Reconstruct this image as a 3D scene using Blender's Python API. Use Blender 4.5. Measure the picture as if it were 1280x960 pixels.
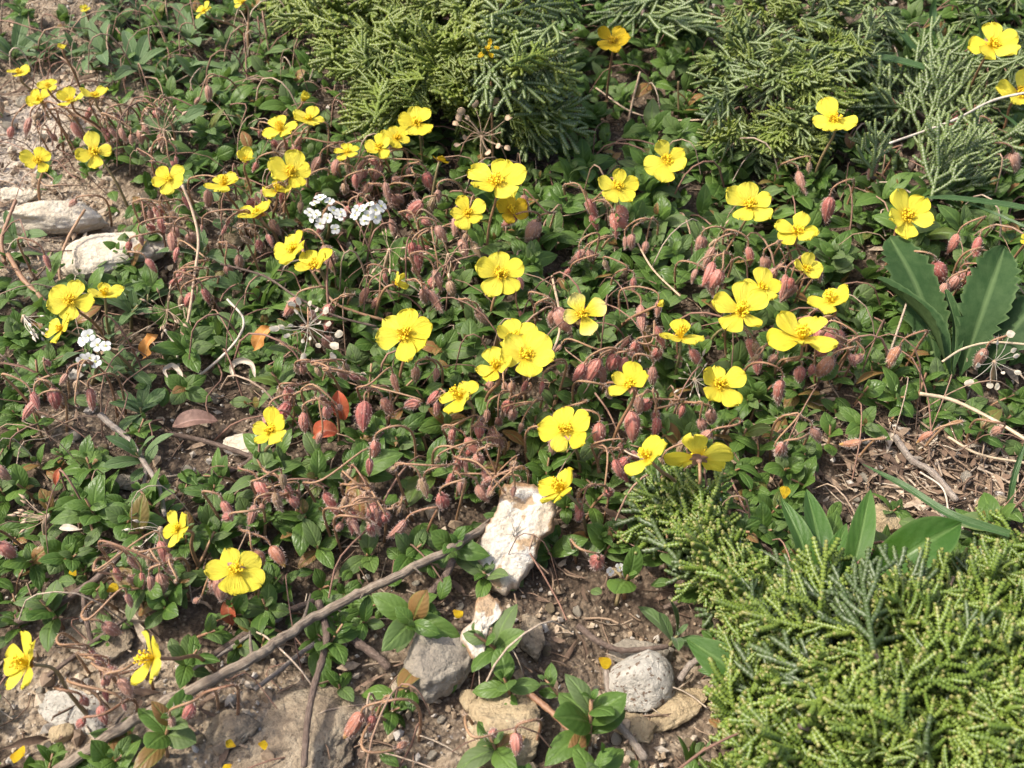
import bpy, bmesh, math, random
import numpy as np
from mathutils import Vector, Matrix, Quaternion, noise

for o in list(bpy.data.objects):
    bpy.data.objects.remove(o)
S = bpy.context.scene
COL = S.collection
rng = np.random.default_rng(7)
random.seed(7)
PI = math.pi

# ------------------------------------------------------------------ camera
PITCH = math.radians(47.0)
DIST = 0.43
TANH = math.tan(math.radians(25.0))
cam = bpy.data.cameras.new('camera')
cam.sensor_width = 36.0
cam.lens = 18.0 / TANH
cam.clip_start = 0.01
cam.clip_end = 100.0
cam_ob = bpy.data.objects.new('camera', cam)
COL.objects.link(cam_ob)
CAM = np.array([0.0, -DIST * math.cos(PITCH), DIST * math.sin(PITCH)])
cam_ob.location = CAM
cam_ob.rotation_euler = (PI / 2 - PITCH, 0, 0)
cam.dof.use_dof = True
cam.dof.focus_distance = 0.40
cam.dof.aperture_fstop = 26.0
S.camera = cam_ob
FWD = np.array([0, math.cos(PITCH), -math.sin(PITCH)])
RIGHT = np.array([1.0, 0, 0])
UPV = np.array([0, math.sin(PITCH), math.cos(PITCH)])

# ------------------------------------------------------------------ sky, sun, exposure
SUN_DIR = Vector((-0.56, 0.02, 0.80)).normalized()          # towards the sun
W = bpy.data.worlds.new('World')
S.world = W
W.use_nodes = True
wn = W.node_tree
bg = wn.nodes['Background']
sky = wn.nodes.new('ShaderNodeTexSky')
sky.sky_type = 'NISHITA'
sky.sun_disc = False
sky.sun_elevation = math.asin(SUN_DIR.z)
sky.sun_rotation = math.atan2(SUN_DIR.x, SUN_DIR.y)
sky.dust_density = 5.0
sky.ozone_density = 0.4
wn.links.new(sky.outputs['Color'], bg.inputs['Color'])
bg.inputs['Strength'].default_value = 0.15
sun = bpy.data.lights.new('sun', 'SUN')
sun.energy = 2.75
sun.angle = math.radians(4.0)
sun.color = (1.0, 0.94, 0.83)
sun_ob = bpy.data.objects.new('sun', sun)
COL.objects.link(sun_ob)
sun_ob.rotation_euler = SUN_DIR.to_track_quat('Z', 'Y').to_euler()
S.view_settings.view_transform = 'Standard'
S.view_settings.look = 'None'
S.view_settings.gamma = 1.0
S.view_settings.exposure = 0.93
S.cycles.max_bounces = 7
S.cycles.diffuse_bounces = 4
S.cycles.transmission_bounces = 4
S.cycles.caustics_reflective = False
S.cycles.caustics_refractive = False

# ------------------------------------------------------------------ projection helpers
def ray(u, v):
    d = FWD + RIGHT * ((u - 640) / 640 * TANH) - UPV * ((v - 480) / 640 * TANH)
    return d

def terr(x, y):
    return (0.0042 * np.sin(x * 27 + 1.3) * np.sin(y * 23 + 0.4) + 0.0030 * np.sin(x * 61 + y * 37) +
            0.0022 * np.sin(y * 71 - x * 43 + 2.0))

def at(u, v, h=0.0):
    """the place h above the ground that a pixel of the photograph looks at"""
    d = ray(u, v)
    z = h
    for _ in range(6):
        t = (z - CAM[2]) / d[2]
        p = CAM + d * t
        z = terr(p[0], p[1]) + h
    return p

def pix(p):
    q = np.asarray(p) - CAM
    w = q @ FWD
    return 640 + (q @ RIGHT) / w / TANH * 640, 480 - (q @ UPV) / w / TANH * 640

def mpp(p):
    return float((np.asarray(p) - CAM) @ FWD) * 2 * TANH / 1280

def camvec(a, b, c):
    """direction: a to the right, b upwards, c towards the viewer"""
    n = RIGHT * a + UPV * b - FWD * c
    return n / np.linalg.norm(n)

def unit(v):
    v = np.asarray(v, float)
    return v / (np.linalg.norm(v) + 1e-12)

# ------------------------------------------------------------------ mesh helpers
class Geo:
    """collects vertices, quads, triangles and a per-vertex vector (along, across, random)"""
    def __init__(self):
        self.V, self.T, self.Q, self.R, self.n = [], [], [], [], 0
        self.MQ, self.MR = [], []
    def add(self, V, Q=None, R=None, T=None, m=0):
        V = np.asarray(V, float)
        self.V.append(V)
        self.T.append(np.zeros((len(V), 3)) if T is None else np.asarray(T, float))
        if Q is not None and len(Q):
            self.Q.append(np.asarray(Q, int) + self.n); self.MQ.append(np.full(len(Q), m))
        if R is not None and len(R):
            self.R.append(np.asarray(R, int) + self.n); self.MR.append(np.full(len(R), m))
        self.n += len(V)
        return self
    def arrays(self):
        V = np.concatenate(self.V); T = np.concatenate(self.T)
        Q = np.concatenate(self.Q) if self.Q else np.zeros((0, 4), int)
        R = np.concatenate(self.R) if self.R else np.zeros((0, 3), int)
        MQ = np.concatenate(self.MQ) if self.MQ else np.zeros(0, int)
        MR = np.concatenate(self.MR) if self.MR else np.zeros(0, int)
        return V, T, Q, R, MQ, MR
    def put(self, other, M, rnd=None):
        V, T, Q, R, MQ, MR = other.frozen()
        V2 = V @ M[:3, :3].T + M[:3, 3]
        T2 = T.copy()
        if rnd is not None: T2[:, 2] = rnd
        self.V.append(V2); self.T.append(T2)
        if len(Q): self.Q.append(Q + self.n); self.MQ.append(MQ)
        if len(R): self.R.append(R + self.n); self.MR.append(MR)
        self.n += len(V)
    def frozen(self):
        if not hasattr(self, '_f'): self._f = self.arrays()
        return self._f
    def mesh(self, name, mats, smooth=True):
        V, T, Q, R, MQ, MR = self.arrays()
        me = bpy.data.meshes.new(name)
        me.vertices.add(len(V)); me.vertices.foreach_set('co', V.ravel())
        nq, nr = len(Q), len(R)
        me.loops.add(nq * 4 + nr * 3)
        me.loops.foreach_set('vertex_index', np.concatenate([Q.ravel(), R.ravel()]).astype(np.int32))
        me.polygons.add(nq + nr)
        st = np.concatenate([np.arange(nq) * 4, nq * 4 + np.arange(nr) * 3]).astype(np.int32)
        me.polygons.foreach_set('loop_start', st)
        me.polygons.foreach_set('material_index', np.concatenate([MQ, MR]).astype(np.int32))
        me.polygons.foreach_set('use_smooth', np.full(nq + nr, smooth))
        at_ = me.attributes.new('tc', 'FLOAT_VECTOR', 'POINT')
        at_.data.foreach_set('vector', T.ravel())
        for m in (mats if isinstance(mats, (list, tuple)) else [mats]): me.materials.append(m)
        me.update(calc_edges=True)
        me.validate()
        return me

def grid_quads(nr, nc, wrap=False):
    i = np.arange(nr - 1)[:, None]; j = np.arange(nc if wrap else nc - 1)[None, :]
    a = i * nc + j; b = i * nc + (j + 1) % nc
    return np.stack([a, b, b + nc, a + nc], -1).reshape(-1, 4)

def curve(pts, n):
    """Catmull-Rom through pts"""
    P = np.asarray(pts, float)
    if len(P) == 2:
        t = np.linspace(0, 1, n)[:, None]
        return P[0] * (1 - t) + P[1] * t
    P = np.vstack([2 * P[0] - P[1], P, 2 * P[-1] - P[-2]])
    m = len(P) - 3
    s = np.linspace(0, m - 1e-6, n); k = s.astype(int); f = (s - k)[:, None]
    p0, p1, p2, p3 = P[k], P[k + 1], P[k + 2], P[k + 3]
    return 0.5 * (2 * p1 + (p2 - p0) * f + (2 * p0 - 5 * p1 + 4 * p2 - p3) * f ** 2 + (3 * p1 - p0 - 3 * p2 + p3) * f ** 3)

def relax(P, k=5):
    P = P.copy()
    for _ in range(k): P[1:-1] = P[1:-1] * .5 + (P[:-2] + P[2:]) * .25
    return P

def frames(P):
    T = np.gradient(P, axis=0); T /= np.linalg.norm(T, axis=1)[:, None] + 1e-12
    a = np.array([0, 0, 1.0]) if abs(T[0][2]) < 0.9 else np.array([1.0, 0, 0])
    N = np.zeros_like(P); N[0] = unit(np.cross(T[0], a))
    for i in range(1, len(P)):
        N[i] = unit(N[i - 1] - T[i] * (N[i - 1] @ T[i]))
    return T, N, np.cross(T, N)

def tube(g, P, R, k=6, m=0, rnd=0.0, cap=True):
    P = np.asarray(P, float); n = len(P)
    R = np.broadcast_to(np.asarray(R, float), (n,)) if np.ndim(R) < 2 else R
    T, N, B = frames(P)
    a = np.arange(k) * 2 * PI / k
    rr = R[:, None] if R.ndim == 1 else R
    V = P[:, None] + (np.cos(a)[None, :, None] * N[:, None] + np.sin(a)[None, :, None] * B[:, None]) * rr[..., None]
    tc = np.zeros((n, k, 3)); tc[..., 0] = np.linspace(0, 1, n)[:, None]; tc[..., 1] = (a / PI - 1)[None]; tc[..., 2] = rnd
    V = V.reshape(-1, 3); tc = tc.reshape(-1, 3)
    tri = None
    if cap:
        r0 = float(np.mean(rr[-1])); 
        V = np.vstack([V, P[-1] + T[-1] * r0 * 0.7, P[0] - T[0] * float(np.mean(rr[0])) * 0.2]); tc = np.vstack([tc, [1, 0, rnd], [0, 0, rnd]])
        b = (n - 1) * k
        tri = [(b + j, b + (j + 1) % k, n * k) for j in range(k)] + [((j + 1) % k, j, n * k + 1) for j in range(k)]
    g.add(V, grid_quads(n, k, True), tri, tc, m)
    return g

def strip(g, P, hw, normal, fold=0.0, nc=5, m=0, rnd=0.0, teeth=0.0, wav=0.0, seed=0, edge=0.0, nteeth=14):
    """a leaf blade: spine P, half widths hw, blade facing normal, folded up along its midrib; edge: margins rolled down"""
    P = np.asarray(P, float); n = len(P); hw = np.asarray(hw, float)
    T = np.gradient(P, axis=0); T /= np.linalg.norm(T, axis=1)[:, None] + 1e-12
    nn = np.broadcast_to(np.asarray(normal, float), (n, 3))
    Bv = np.cross(nn, T); Bv /= np.linalg.norm(Bv, axis=1)[:, None] + 1e-12
    Nv = np.cross(T, Bv)
    s = np.linspace(-1, 1, nc)
    t = np.linspace(0, 1, n)
    r = np.random.default_rng(seed)
    ph = r.uniform(0, 6.28, 4)
    w = hw[:, None] * s[None]
    if teeth:
        saw = 1 + teeth * (((t * nteeth + ph[0]) % 1.0) - 0.5) * (0.6 + 0.4 * np.sin(t * 17 + ph[3]))
        w = w * np.where(np.abs(s) > 0.9, saw[:, None], 1.0)
    up = np.abs(s)[None] * hw[:, None] * fold - (np.abs(s)[None] ** 4) * hw[:, None] * edge
    if wav:
        up = up + wav * hw.max() * np.abs(s)[None] * (np.sin(t * 9 + ph[1])[:, None] * (s > 0)[None] + np.sin(t * 10 + ph[2])[:, None] * (s < 0)[None])
    V = P[:, None] + Bv[:, None] * w[..., None] + Nv[:, None] * up[..., None]
    tc = np.zeros((n, nc, 3)); tc[..., 0] = t[:, None]; tc[..., 1] = s[None]; tc[..., 2] = rnd
    g.add(V.reshape(-1, 3), grid_quads(n, nc)[:, ::-1], None, tc.reshape(-1, 3), m)
    return g

def prof(n, peak=0.5, a=1.0, b=1.0):
    t = np.linspace(0, 1, n)
    x = np.where(t < peak, t / peak * 0.5, 0.5 + (t - peak) / (1 - peak) * 0.5)
    return np.maximum(np.sin(PI * x) ** np.where(t < peak, a, b), 0.02)

# ------------------------------------------------------------------ object helpers
def link(name, me, parent=None, M=None, mat_world=True):
    o = bpy.data.objects.new(name, me)
    COL.objects.link(o)
    if parent is not None: o.parent = parent
    if M is not None: o.matrix_basis = Matrix([list(map(float, r)) for r in M])
    return o

def tag(o, label=None, cat=None, group=None, kind=None):
    if label: o['label'] = label
    if cat: o['category'] = cat
    if group: o['group'] = group
    if kind: o['kind'] = kind
    return o

def root(name, loc, label, cat, group=None):
    o = bpy.data.objects.new(name, None)
    o.empty_display_size = 0.005
    COL.objects.link(o)
    o.location = tuple(float(c) for c in loc)
    return tag(o, label, cat, group)

def mtx(loc=(0, 0, 0), x=None, z=None, s=1.0):
    """frame with local Z along z, local X as near to x as it can be"""
    z = unit(z if z is not None else (0, 0, 1))
    x = np.asarray(x if x is not None else (1, 0, 0), float)
    x = x - z * (x @ z)
    if np.linalg.norm(x) < 1e-6:
        x = np.array([0, 1.0, 0]) - z * z[1]
    x = unit(x); y = np.cross(z, x)
    M = np.eye(4); M[:3, 0] = x; M[:3, 1] = y; M[:3, 2] = z
    M[:3, :3] = M[:3, :3] * np.asarray(s, float)
    M[:3, 3] = loc
    return M

def _aim(c, d, z, s):
    """frame with local X exactly along d"""
    d = unit(d); z = np.asarray(z) - d * (np.asarray(z) @ d); z = unit(z); y = np.cross(z, d)
    M = np.eye(4); M[:3, 0] = d * s; M[:3, 1] = y * s; M[:3, 2] = z * s; M[:3, 3] = c
    return M

def rotm(axis, ang):
    return np.array(Matrix.Rotation(ang, 4, Vector(axis)))

def moved(loc):
    M = np.eye(4); M[:3, 3] = loc
    return M

# ------------------------------------------------------------------ materials
class Nodes:
    def __init__(self, name):
        self.m = bpy.data.materials.new(name); self.m.use_nodes = True
        self.t = self.m.node_tree; self.b = self.t.nodes['Principled BSDF']; self.o = self.t.nodes['Material Output']
    def n(self, typ, **kw):
        x = self.t.nodes.new(typ)
        for k, v in kw.items():
            if k.startswith('i_'):
                key = k[2:]; x.inputs[int(key) if key.isdigit() else key.replace('_', ' ')].default_value = v
            else: setattr(x, k, v)
        return x
    def l(self, a, b): self.t.links.new(a, b)
    def math(self, op, a, b=None, clamp=False):
        x = self.n('ShaderNodeMath', operation=op, use_clamp=clamp)
        for i, v in enumerate((a, b)):
            if v is None: continue
            if isinstance(v, (int, float)): x.inputs[i].default_value = v
            else: self.l(v, x.inputs[i])
        return x.outputs[0]
    def mix(self, f, a, b, blend='MIX'):
        x = self.n('ShaderNodeMix', data_type='RGBA', blend_type=blend)
        for idx, v in ((0, f), (6, a), (7, b)):
            if isinstance(v, (int, float)): x.inputs[idx].default_value = v
            elif isinstance(v, tuple): x.inputs[idx].default_value = (*v, 1)
            else: self.l(v, x.inputs[idx])
        return x.outputs[2]
    def ramp(self, f, stops):
        x = self.n('ShaderNodeValToRGB')
        while len(x.color_ramp.elements) < len(stops): x.color_ramp.elements.new(0.5)
        for e, (p, c) in zip(x.color_ramp.elements, stops):
            e.position = p; e.color = (*c, 1) if isinstance(c, tuple) else (c, c, c, 1)
        self.l(f, x.inputs[0])
        return x.outputs[0]
    def tc(self):
        a = self.n('ShaderNodeAttribute', attribute_name='tc')
        s = self.n('ShaderNodeSeparateXYZ'); self.l(a.outputs['Vector'], s.inputs[0])
        oi = self.n('ShaderNodeObjectInfo')
        r = self.math('FRACT', self.math('ADD', oi.outputs['Random'], s.outputs[2]))
        return s.outputs[0], s.outputs[1], r
    def noise(self, scale, detail=4, rough=0.6, vec=None, dist=0.0):
        x = self.n('ShaderNodeTexNoise'); x.inputs['Scale'].default_value = scale
        x.inputs['Detail'].default_value = detail; x.inputs['Roughness'].default_value = rough; x.inputs['Distortion'].default_value = dist
        if vec is None:
            vec = self.n('ShaderNodeNewGeometry').outputs['Position']
        self.l(vec, x.inputs['Vector'])
        return x.outputs['Fac']
    def objvec(self):
        return self.n('ShaderNodeTexCoord').outputs['Object']
    def bump(self, h, strength=0.5, dist=0.0005):
        x = self.n('ShaderNodeBump'); x.inputs['Strength'].default_value = strength; x.inputs['Distance'].default_value = dist
        self.l(h, x.inputs['Height']); self.l(x.outputs[0], self.b.inputs['Normal'])
        return x.outputs[0]
    def base(self, c): 
        if isinstance(c, tuple): self.b.inputs['Base Color'].default_value = (*c, 1)
        else: self.l(c, self.b.inputs['Base Color'])
    def transl(self, c, f, normal=None):
        t = self.n('ShaderNodeBsdfTranslucent')
        if isinstance(c, tuple): t.inputs[0].default_value = (*c, 1)
        else: self.l(c, t.inputs[0])
        if normal is not None: self.l(normal, t.inputs['Normal'])
        mx = self.n('ShaderNodeMixShader'); mx.inputs[0].default_value = f
        self.l(self.b.outputs[0], mx.inputs[1]); self.l(t.outputs[0], mx.inputs[2]); self.l(mx.outputs[0], self.o.inputs['Surface'])

def leaf_mat(name, c1, c2, vein, under, rough=0.36, tr=0.25, hairy=0.0, spec=0.5, odd=None, dull=(0.105, 0.140, 0.062)):
    N = Nodes(name)
    t, s, r = N.tc()
    col = N.mix(r, c1, c2)
    if odd:                                                   # a few old leaves turn another colour
        col = N.mix(N.ramp(r, [(0.0, 1.0), (0.035, 0.85), (0.055, 0.0)]), col, odd)
    r2 = N.math('FRACT', N.math('MULTIPLY', r, 7.13))
    if odd: col = N.mix(N.ramp(r2, [(0.62, 0.0), (0.95, 0.8)]), col, dull)
    nz = N.noise(260, 3)
    col = N.mix(N.ramp(nz, [(0.35, 0.0), (0.8, 0.20)]), col, vein)
    a = N.math('ABSOLUTE', s)
    mid = N.ramp(a, [(0.0, 1.0), (0.10, 0.5), (0.16, 0.0)])
    col = N.mix(N.math('MULTIPLY', mid, 0.55), col, vein)
    edge = N.ramp(a, [(0.86, 0.0), (1.0, 0.45)])
    col = N.mix(edge, col, vein)
    lat = N.math('SINE', N.math('MULTIPLY', N.math('SUBTRACT', t, N.math('MULTIPLY', a, 0.35)), 38.0))
    back = N.n('ShaderNodeNewGeometry').outputs['Backfacing']
    col = N.mix(back, col, under)
    N.base(col)
    N.l(N.math('ADD', N.math('MULTIPLY', r2, 0.28), rough - 0.06), N.b.inputs['Roughness'])
    N.b.inputs['Specular IOR Level'].default_value = spec
    h = N.math('ADD', N.math('MULTIPLY', lat, 0.13), N.math('ADD', N.math('MULTIPLY', mid, -1.0), N.math('MULTIPLY', N.noise(900, 2), 0.6)))
    nm = N.bump(h, 0.55, 0.0004)
    if hairy:
        N.b.inputs['Sheen Weight'].default_value = hairy; N.b.inputs['Sheen Roughness'].default_value = 0.4
    bright = N.mix(0.5, col, (0.16, 0.30, 0.02))
    N.transl(bright, tr, nm)
    return N.m

M_LEAF = leaf_mat('shoot_leaf', (0.044, 0.094, 0.017), (0.088, 0.152, 0.030), (0.15, 0.24, 0.06), (0.11, 0.17, 0.06), 0.37, 0.24, spec=0.22, odd=(0.24, 0.115, 0.05))
M_GREY = leaf_mat('grey_leaf', (0.062, 0.118, 0.036), (0.095, 0.155, 0.050), (0.17, 0.23, 0.11), (0.20, 0.26, 0.15), 0.55, 0.2, 0.2, spec=0.3)
M_TOOTH = leaf_mat('toothed_leaf', (0.019, 0.045, 0.014), (0.025, 0.056, 0.017), (0.12, 0.18, 0.07), (0.05, 0.08, 0.03), 0.6, 0.10, spec=0.12)
M_LANCE = leaf_mat('lance_leaf', (0.034, 0.090, 0.011), (0.046, 0.110, 0.015), (0.13, 0.21, 0.06), (0.12, 0.18, 0.07), 0.42, 0.2, 0.05, spec=0.3)
M_GRASS = leaf_mat('grass_blade', (0.032, 0.080, 0.018), (0.045, 0.10, 0.024), (0.13, 0.2, 0.09), (0.10, 0.16, 0.08), 0.4, 0.2)

def dead_mat(name, c1, c2, c3):
    N = Nodes(name); t, s, r = N.tc()
    col = N.mix(N.ramp(N.noise(330, 4), [(0.35, 0.0), (0.7, 1.0)]), c1, c2)
    col = N.mix(N.ramp(N.math('ABSOLUTE', s), [(0.0, 0.7), (0.12, 0.0)]), col, c3)
    N.base(col); N.b.inputs['Roughness'].default_value = 0.65
    nm = N.bump(N.noise(600, 4), 0.6, 0.0006); N.transl(col, 0.2, nm)
    return N.m
M_ORANGE = dead_mat('orange_leaf', (0.42, 0.17, 0.035), (0.55, 0.28, 0.08), (0.6, 0.36, 0.15))
M_PURPLE = dead_mat('purple_leaf', (0.16, 0.09, 0.07), (0.27, 0.16, 0.12), (0.36, 0.22, 0.18))
M_RED = dead_mat('red_leaf', (0.40, 0.07, 0.03), (0.45, 0.14, 0.06), (0.5, 0.25, 0.16))
M_PALE = dead_mat('pale_leaf', (0.55, 0.48, 0.38), (0.42, 0.35, 0.27), (0.6, 0.55, 0.46))

def petal_mat(name, c1, c2, basec, pale=None):
    N = Nodes(name); t, s, r = N.tc()
    col = N.mix(r, c1, c2)
    if pale: col = N.mix(N.ramp(t, [(0.45, 0.0), (1.0, 0.9)]), col, pale)
    col = N.mix(N.ramp(t, [(0.05, 0.75), (0.38, 0.0)]), col, basec)
    N.base(col); N.b.inputs['Roughness'].default_value = 0.5
    N.b.inputs['Specular IOR Level'].default_value = 0.3
    v = N.n('ShaderNodeCombineXYZ'); N.l(N.math('MULTIPLY', t, 3.0), v.inputs[0]); N.l(N.math('MULTIPLY', s, 16.0), v.inputs[1]); N.l(N.math('MULTIPLY', r, 40.0), v.inputs[2])
    h = N.noise(1.0, 4, 0.6, v.outputs[0])
    nm = N.bump(h, 0.7, 0.0015)
    N.transl(col, 0.34, nm)
    return N.m
YEL = ((0.82, 0.695, 0.050), (0.86, 0.76, 0.085))
M_PETAL = petal_mat('petal_yellow', YEL[0], YEL[1], (0.84, 0.54, 0.008))
M_PETAL_PALE = petal_mat('petal_pale_edge', YEL[0], YEL[1], (0.84, 0.54, 0.008), (0.90, 0.80, 0.33))
M_PETAL_OLD_SHADED = petal_mat('petal_old_and_shaded', (0.62, 0.42, 0.012), (0.72, 0.50, 0.02), (0.55, 0.28, 0.02))  # fallen petals; on shaded flowers the darker yellow paints the shade in

def plain(name, c1, c2, rough=0.6, scale=300, bump=0.5, dist=0.0004, sheen=0.0, tr=0.0):
    N = Nodes(name); t, s, r = N.tc()
    col = N.mix(r, c1, c2)
    col = N.mix(N.ramp(N.noise(scale, 4), [(0.35, 0.0), (0.7, 0.55)]), col, tuple(min(1.0, 1.5 * c) for c in c2))
    N.base(col); N.b.inputs['Roughness'].default_value = rough
    nm = N.bump(N.noise(scale * 3, 3), bump, dist)
    if sheen: N.b.inputs['Sheen Weight'].default_value = sheen
    if tr: N.transl(col, tr, nm)
    return N.m
M_ANTHER = plain('anther', (0.78, 0.46, 0.010), (0.88, 0.60, 0.02), 0.6, 900, 0.3, 0.0002, tr=0.15)
M_CALYX = plain('calyx', (0.20, 0.13, 0.075), (0.26, 0.14, 0.09), 0.6, 700)
M_STEM = plain('red_stem', (0.17, 0.075, 0.042), (0.27, 0.16, 0.085), 0.55, 600)
M_GSTEM = plain('green_stem', (0.12, 0.13, 0.05), (0.20, 0.14, 0.07), 0.55, 600)
M_HAIR = plain('white_hair', (0.60, 0.44, 0.38), (0.66, 0.54, 0.47), 0.5, 500, 0.1, tr=0.4)
M_WHITE = plain('white_petal', (0.52, 0.52, 0.50), (0.58, 0.58, 0.56), 0.5, 300, 0.3, tr=0.3)
M_GCENTRE = plain('floret_centre', (0.42, 0.45, 0.10), (0.5, 0.48, 0.12), 0.5)
M_POD = plain('seed_pod', (0.50, 0.46, 0.38), (0.58, 0.54, 0.46), 0.4, 600, 0.4, tr=0.5)
M_PODRIM = plain('seed_pod_rim', (0.50, 0.42, 0.30), (0.56, 0.48, 0.36), 0.5)
M_DRY = plain('dry_stem', (0.30, 0.19, 0.12), (0.42, 0.31, 0.21), 0.65, 500)
M_STRAW = plain('straw', (0.34, 0.25, 0.15), (0.46, 0.37, 0.25), 0.5, 500)
M_WHITEDRY = plain('bleached_dry', (0.37, 0.31, 0.24), (0.48, 0.42, 0.34), 0.5, 400)

def bud_mat(name, c1, c2, tip):
    N = Nodes(name); t, s, r = N.tc()
    col = N.mix(r, c1, c2)
    rib = N.math('MULTIPLY', N.math('ADD', N.math('SINE', N.math('MULTIPLY', s, PI * 9)), 1.0), 0.5)
    col = N.mix(N.math('MULTIPLY', rib, 0.35), col, (0.40, 0.22, 0.15))
    col = N.mix(N.ramp(t, [(0.72, 0.0), (1.0, 0.85)]), col, tip)
    col = N.mix(N.ramp(N.noise(700, 3), [(0.4, 0.0), (0.75, 0.5)]), col, (0.46, 0.27, 0.22))
    N.base(col); N.b.inputs['Roughness'].default_value = 0.5
    N.b.inputs['Sheen Weight'].default_value = 0.12
    nm = N.bump(N.math('ADD', rib, N.noise(1200, 2)), 0.5, 0.0004)
    N.transl(col, 0.15, nm)
    return N.m
M_BUD = bud_mat('bud_red', (0.36, 0.070, 0.060), (0.46, 0.16, 0.115), (0.34, 0.11, 0.07))
M_BUD_DRY = bud_mat('bud_dry', (0.38, 0.20, 0.13), (0.34, 0.14, 0.10), (0.40, 0.28, 0.2))
M_BUD_GREEN = bud_mat('bud_green', (0.20, 0.17, 0.065), (0.30, 0.19, 0.10), (0.36, 0.28, 0.14))
M_BUD_YEL = bud_mat('bud_yellow_tip', (0.34, 0.11, 0.06), (0.40, 0.17, 0.08), (0.80, 0.50, 0.03))

def juniper_mat(name, c1, c2, groove, tip):
    N = Nodes(name); t, s, r = N.tc()
    col = N.mix(r, c1, c2)
    col = N.mix(N.ramp(N.noise(120, 2), [(0.3, 0.0), (0.75, 0.8)]), col, tuple(0.6 * c for c in c1))
    col = N.mix(N.math('MULTIPLY', N.ramp(s, [(0.0, 1.0), (0.6, 0.0)]), 0.92), col, groove)
    col = N.mix(N.ramp(t, [(0.88, 0.0), (1.0, 0.55)]), col, tip)
    N.base(col); N.b.inputs['Roughness'].default_value = 0.42
    nm = N.bump(N.noise(1500, 2), 0.35, 0.0003)
    N.transl(N.mix(0.5, col, (0.2, 0.28, 0.02)), 0.12, nm)
    return N.m
M_JUN_BRIGHT = juniper_mat('juniper_bright', (0.134, 0.208, 0.027), (0.210, 0.276, 0.046), (0.045, 0.080, 0.016), (0.33, 0.25, 0.11))
M_JUN_OLIVE = juniper_mat('juniper_olive', (0.140, 0.195, 0.024), (0.215, 0.262, 0.040), (0.06, 0.09, 0.025), (0.25, 0.26, 0.08))
M_JUN_GREY = juniper_mat('juniper_grey', (0.105, 0.162, 0.040), (0.155, 0.212, 0.055), (0.28, 0.31, 0.20), (0.20, 0.25, 0.05))
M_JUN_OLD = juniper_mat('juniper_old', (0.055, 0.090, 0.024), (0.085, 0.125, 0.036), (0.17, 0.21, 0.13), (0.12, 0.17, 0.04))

def bark_mat(name, c1, c2, c3):
    N = Nodes(name); t, s, r = N.tc()
    v = N.n('ShaderNodeCombineXYZ'); N.l(N.math('MULTIPLY', t, 14.0), v.inputs[0]); N.l(N.math('MULTIPLY', s, 5.0), v.inputs[1]); N.l(N.math('MULTIPLY', r, 9.0), v.inputs[2])
    f = N.noise(1.6, 6, 0.65, v.outputs[0])
    col = N.ramp(f, [(0.3, c1), (0.52, c2), (0.72, c3)])
    col = N.mix(N.ramp(N.noise(420, 4), [(0.45, 0.0), (0.7, 0.5)]), col, c3)
    N.base(col); N.b.inputs['Roughness'].default_value = 0.8
    N.bump(N.math('ADD', f, N.math('MULTIPLY', N.noise(1200, 3), 0.3)), 0.9, 0.001)
    return N.m
M_BARK = bark_mat('stick_bark', (0.075, 0.053, 0.038), (0.21, 0.16, 0.115), (0.40, 0.33, 0.25))
M_BARK_DARK = bark_mat('twig_bark', (0.055, 0.035, 0.026), (0.12, 0.08, 0.06), (0.24, 0.18, 0.14))
M_BARK_GREY = bark_mat('grey_twig_bark', (0.15, 0.11, 0.085), (0.27, 0.22, 0.18), (0.42, 0.37, 0.31))

def rock_mat(name, c1, c2, c3, spot=None, spots=0.62, spot_scale=700, rim=None):
    N = Nodes(name); t, s, r = N.tc()
    P = N.objvec()
    a = N.noise(70, 6, 0.65, P, 0.4); b = N.noise(420, 5, 0.7, P)
    col = N.ramp(a, [(0.30, c1), (0.50, c2), (0.70, c3)])
    col = N.mix(N.ramp(b, [(0.40, 0.0), (0.70, 0.6)]), col, tuple(0.55 * c for c in c1))
    if spot:
        sp = N.noise(spot_scale, 2, 0.5, P)
        col = N.mix(N.ramp(sp, [(spots, 0.0), (spots + 0.05, 0.9)]), col, spot)
    if rim:
        col = N.mix(N.math('MULTIPLY', N.ramp(t, [(0.86, 0.0), (0.97, 1.0)]), N.ramp(N.noise(90, 3, 0.6, P), [(0.35, 0.35), (0.6, 1.0)])), col, rim)
    N.base(col); N.b.inputs['Roughness'].default_value = 0.85
    N.bump(N.math('ADD', N.math('MULTIPLY', a, 0.7), N.math('MULTIPLY', b, 1.0)), 1.0, 0.0024)
    return N.m
M_ROCK_WHITE = rock_mat('white_rock', (0.50, 0.40, 0.28), (0.72, 0.66, 0.56), (0.78, 0.75, 0.69), (0.40, 0.27, 0.15), 0.57, 150, (0.30, 0.18, 0.09))
M_ROCK_GREY = rock_mat('grey_rock', (0.22, 0.19, 0.15), (0.31, 0.27, 0.21), (0.40, 0.36, 0.29))
M_ROCK_TAN = rock_mat('tan_rock', (0.34, 0.25, 0.14), (0.45, 0.35, 0.21), (0.55, 0.45, 0.30))
M_ROCK_SPECK = rock_mat('speckled_rock', (0.40, 0.37, 0.31), (0.48, 0.45, 0.39), (0.56, 0.53, 0.47), (0.14, 0.085, 0.05), 0.60, 620)
M_ROCK_CREAM = rock_mat('cream_rock', (0.58, 0.48, 0.35), (0.70, 0.62, 0.49), (0.78, 0.73, 0.63), (0.36, 0.27, 0.18), 0.68, 350)
M_ROCK_ROUGH = rock_mat('rough_rock', (0.20, 0.145, 0.095), (0.34, 0.27, 0.185), (0.48, 0.41, 0.30), (0.12, 0.09, 0.06), 0.62, 500)

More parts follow.
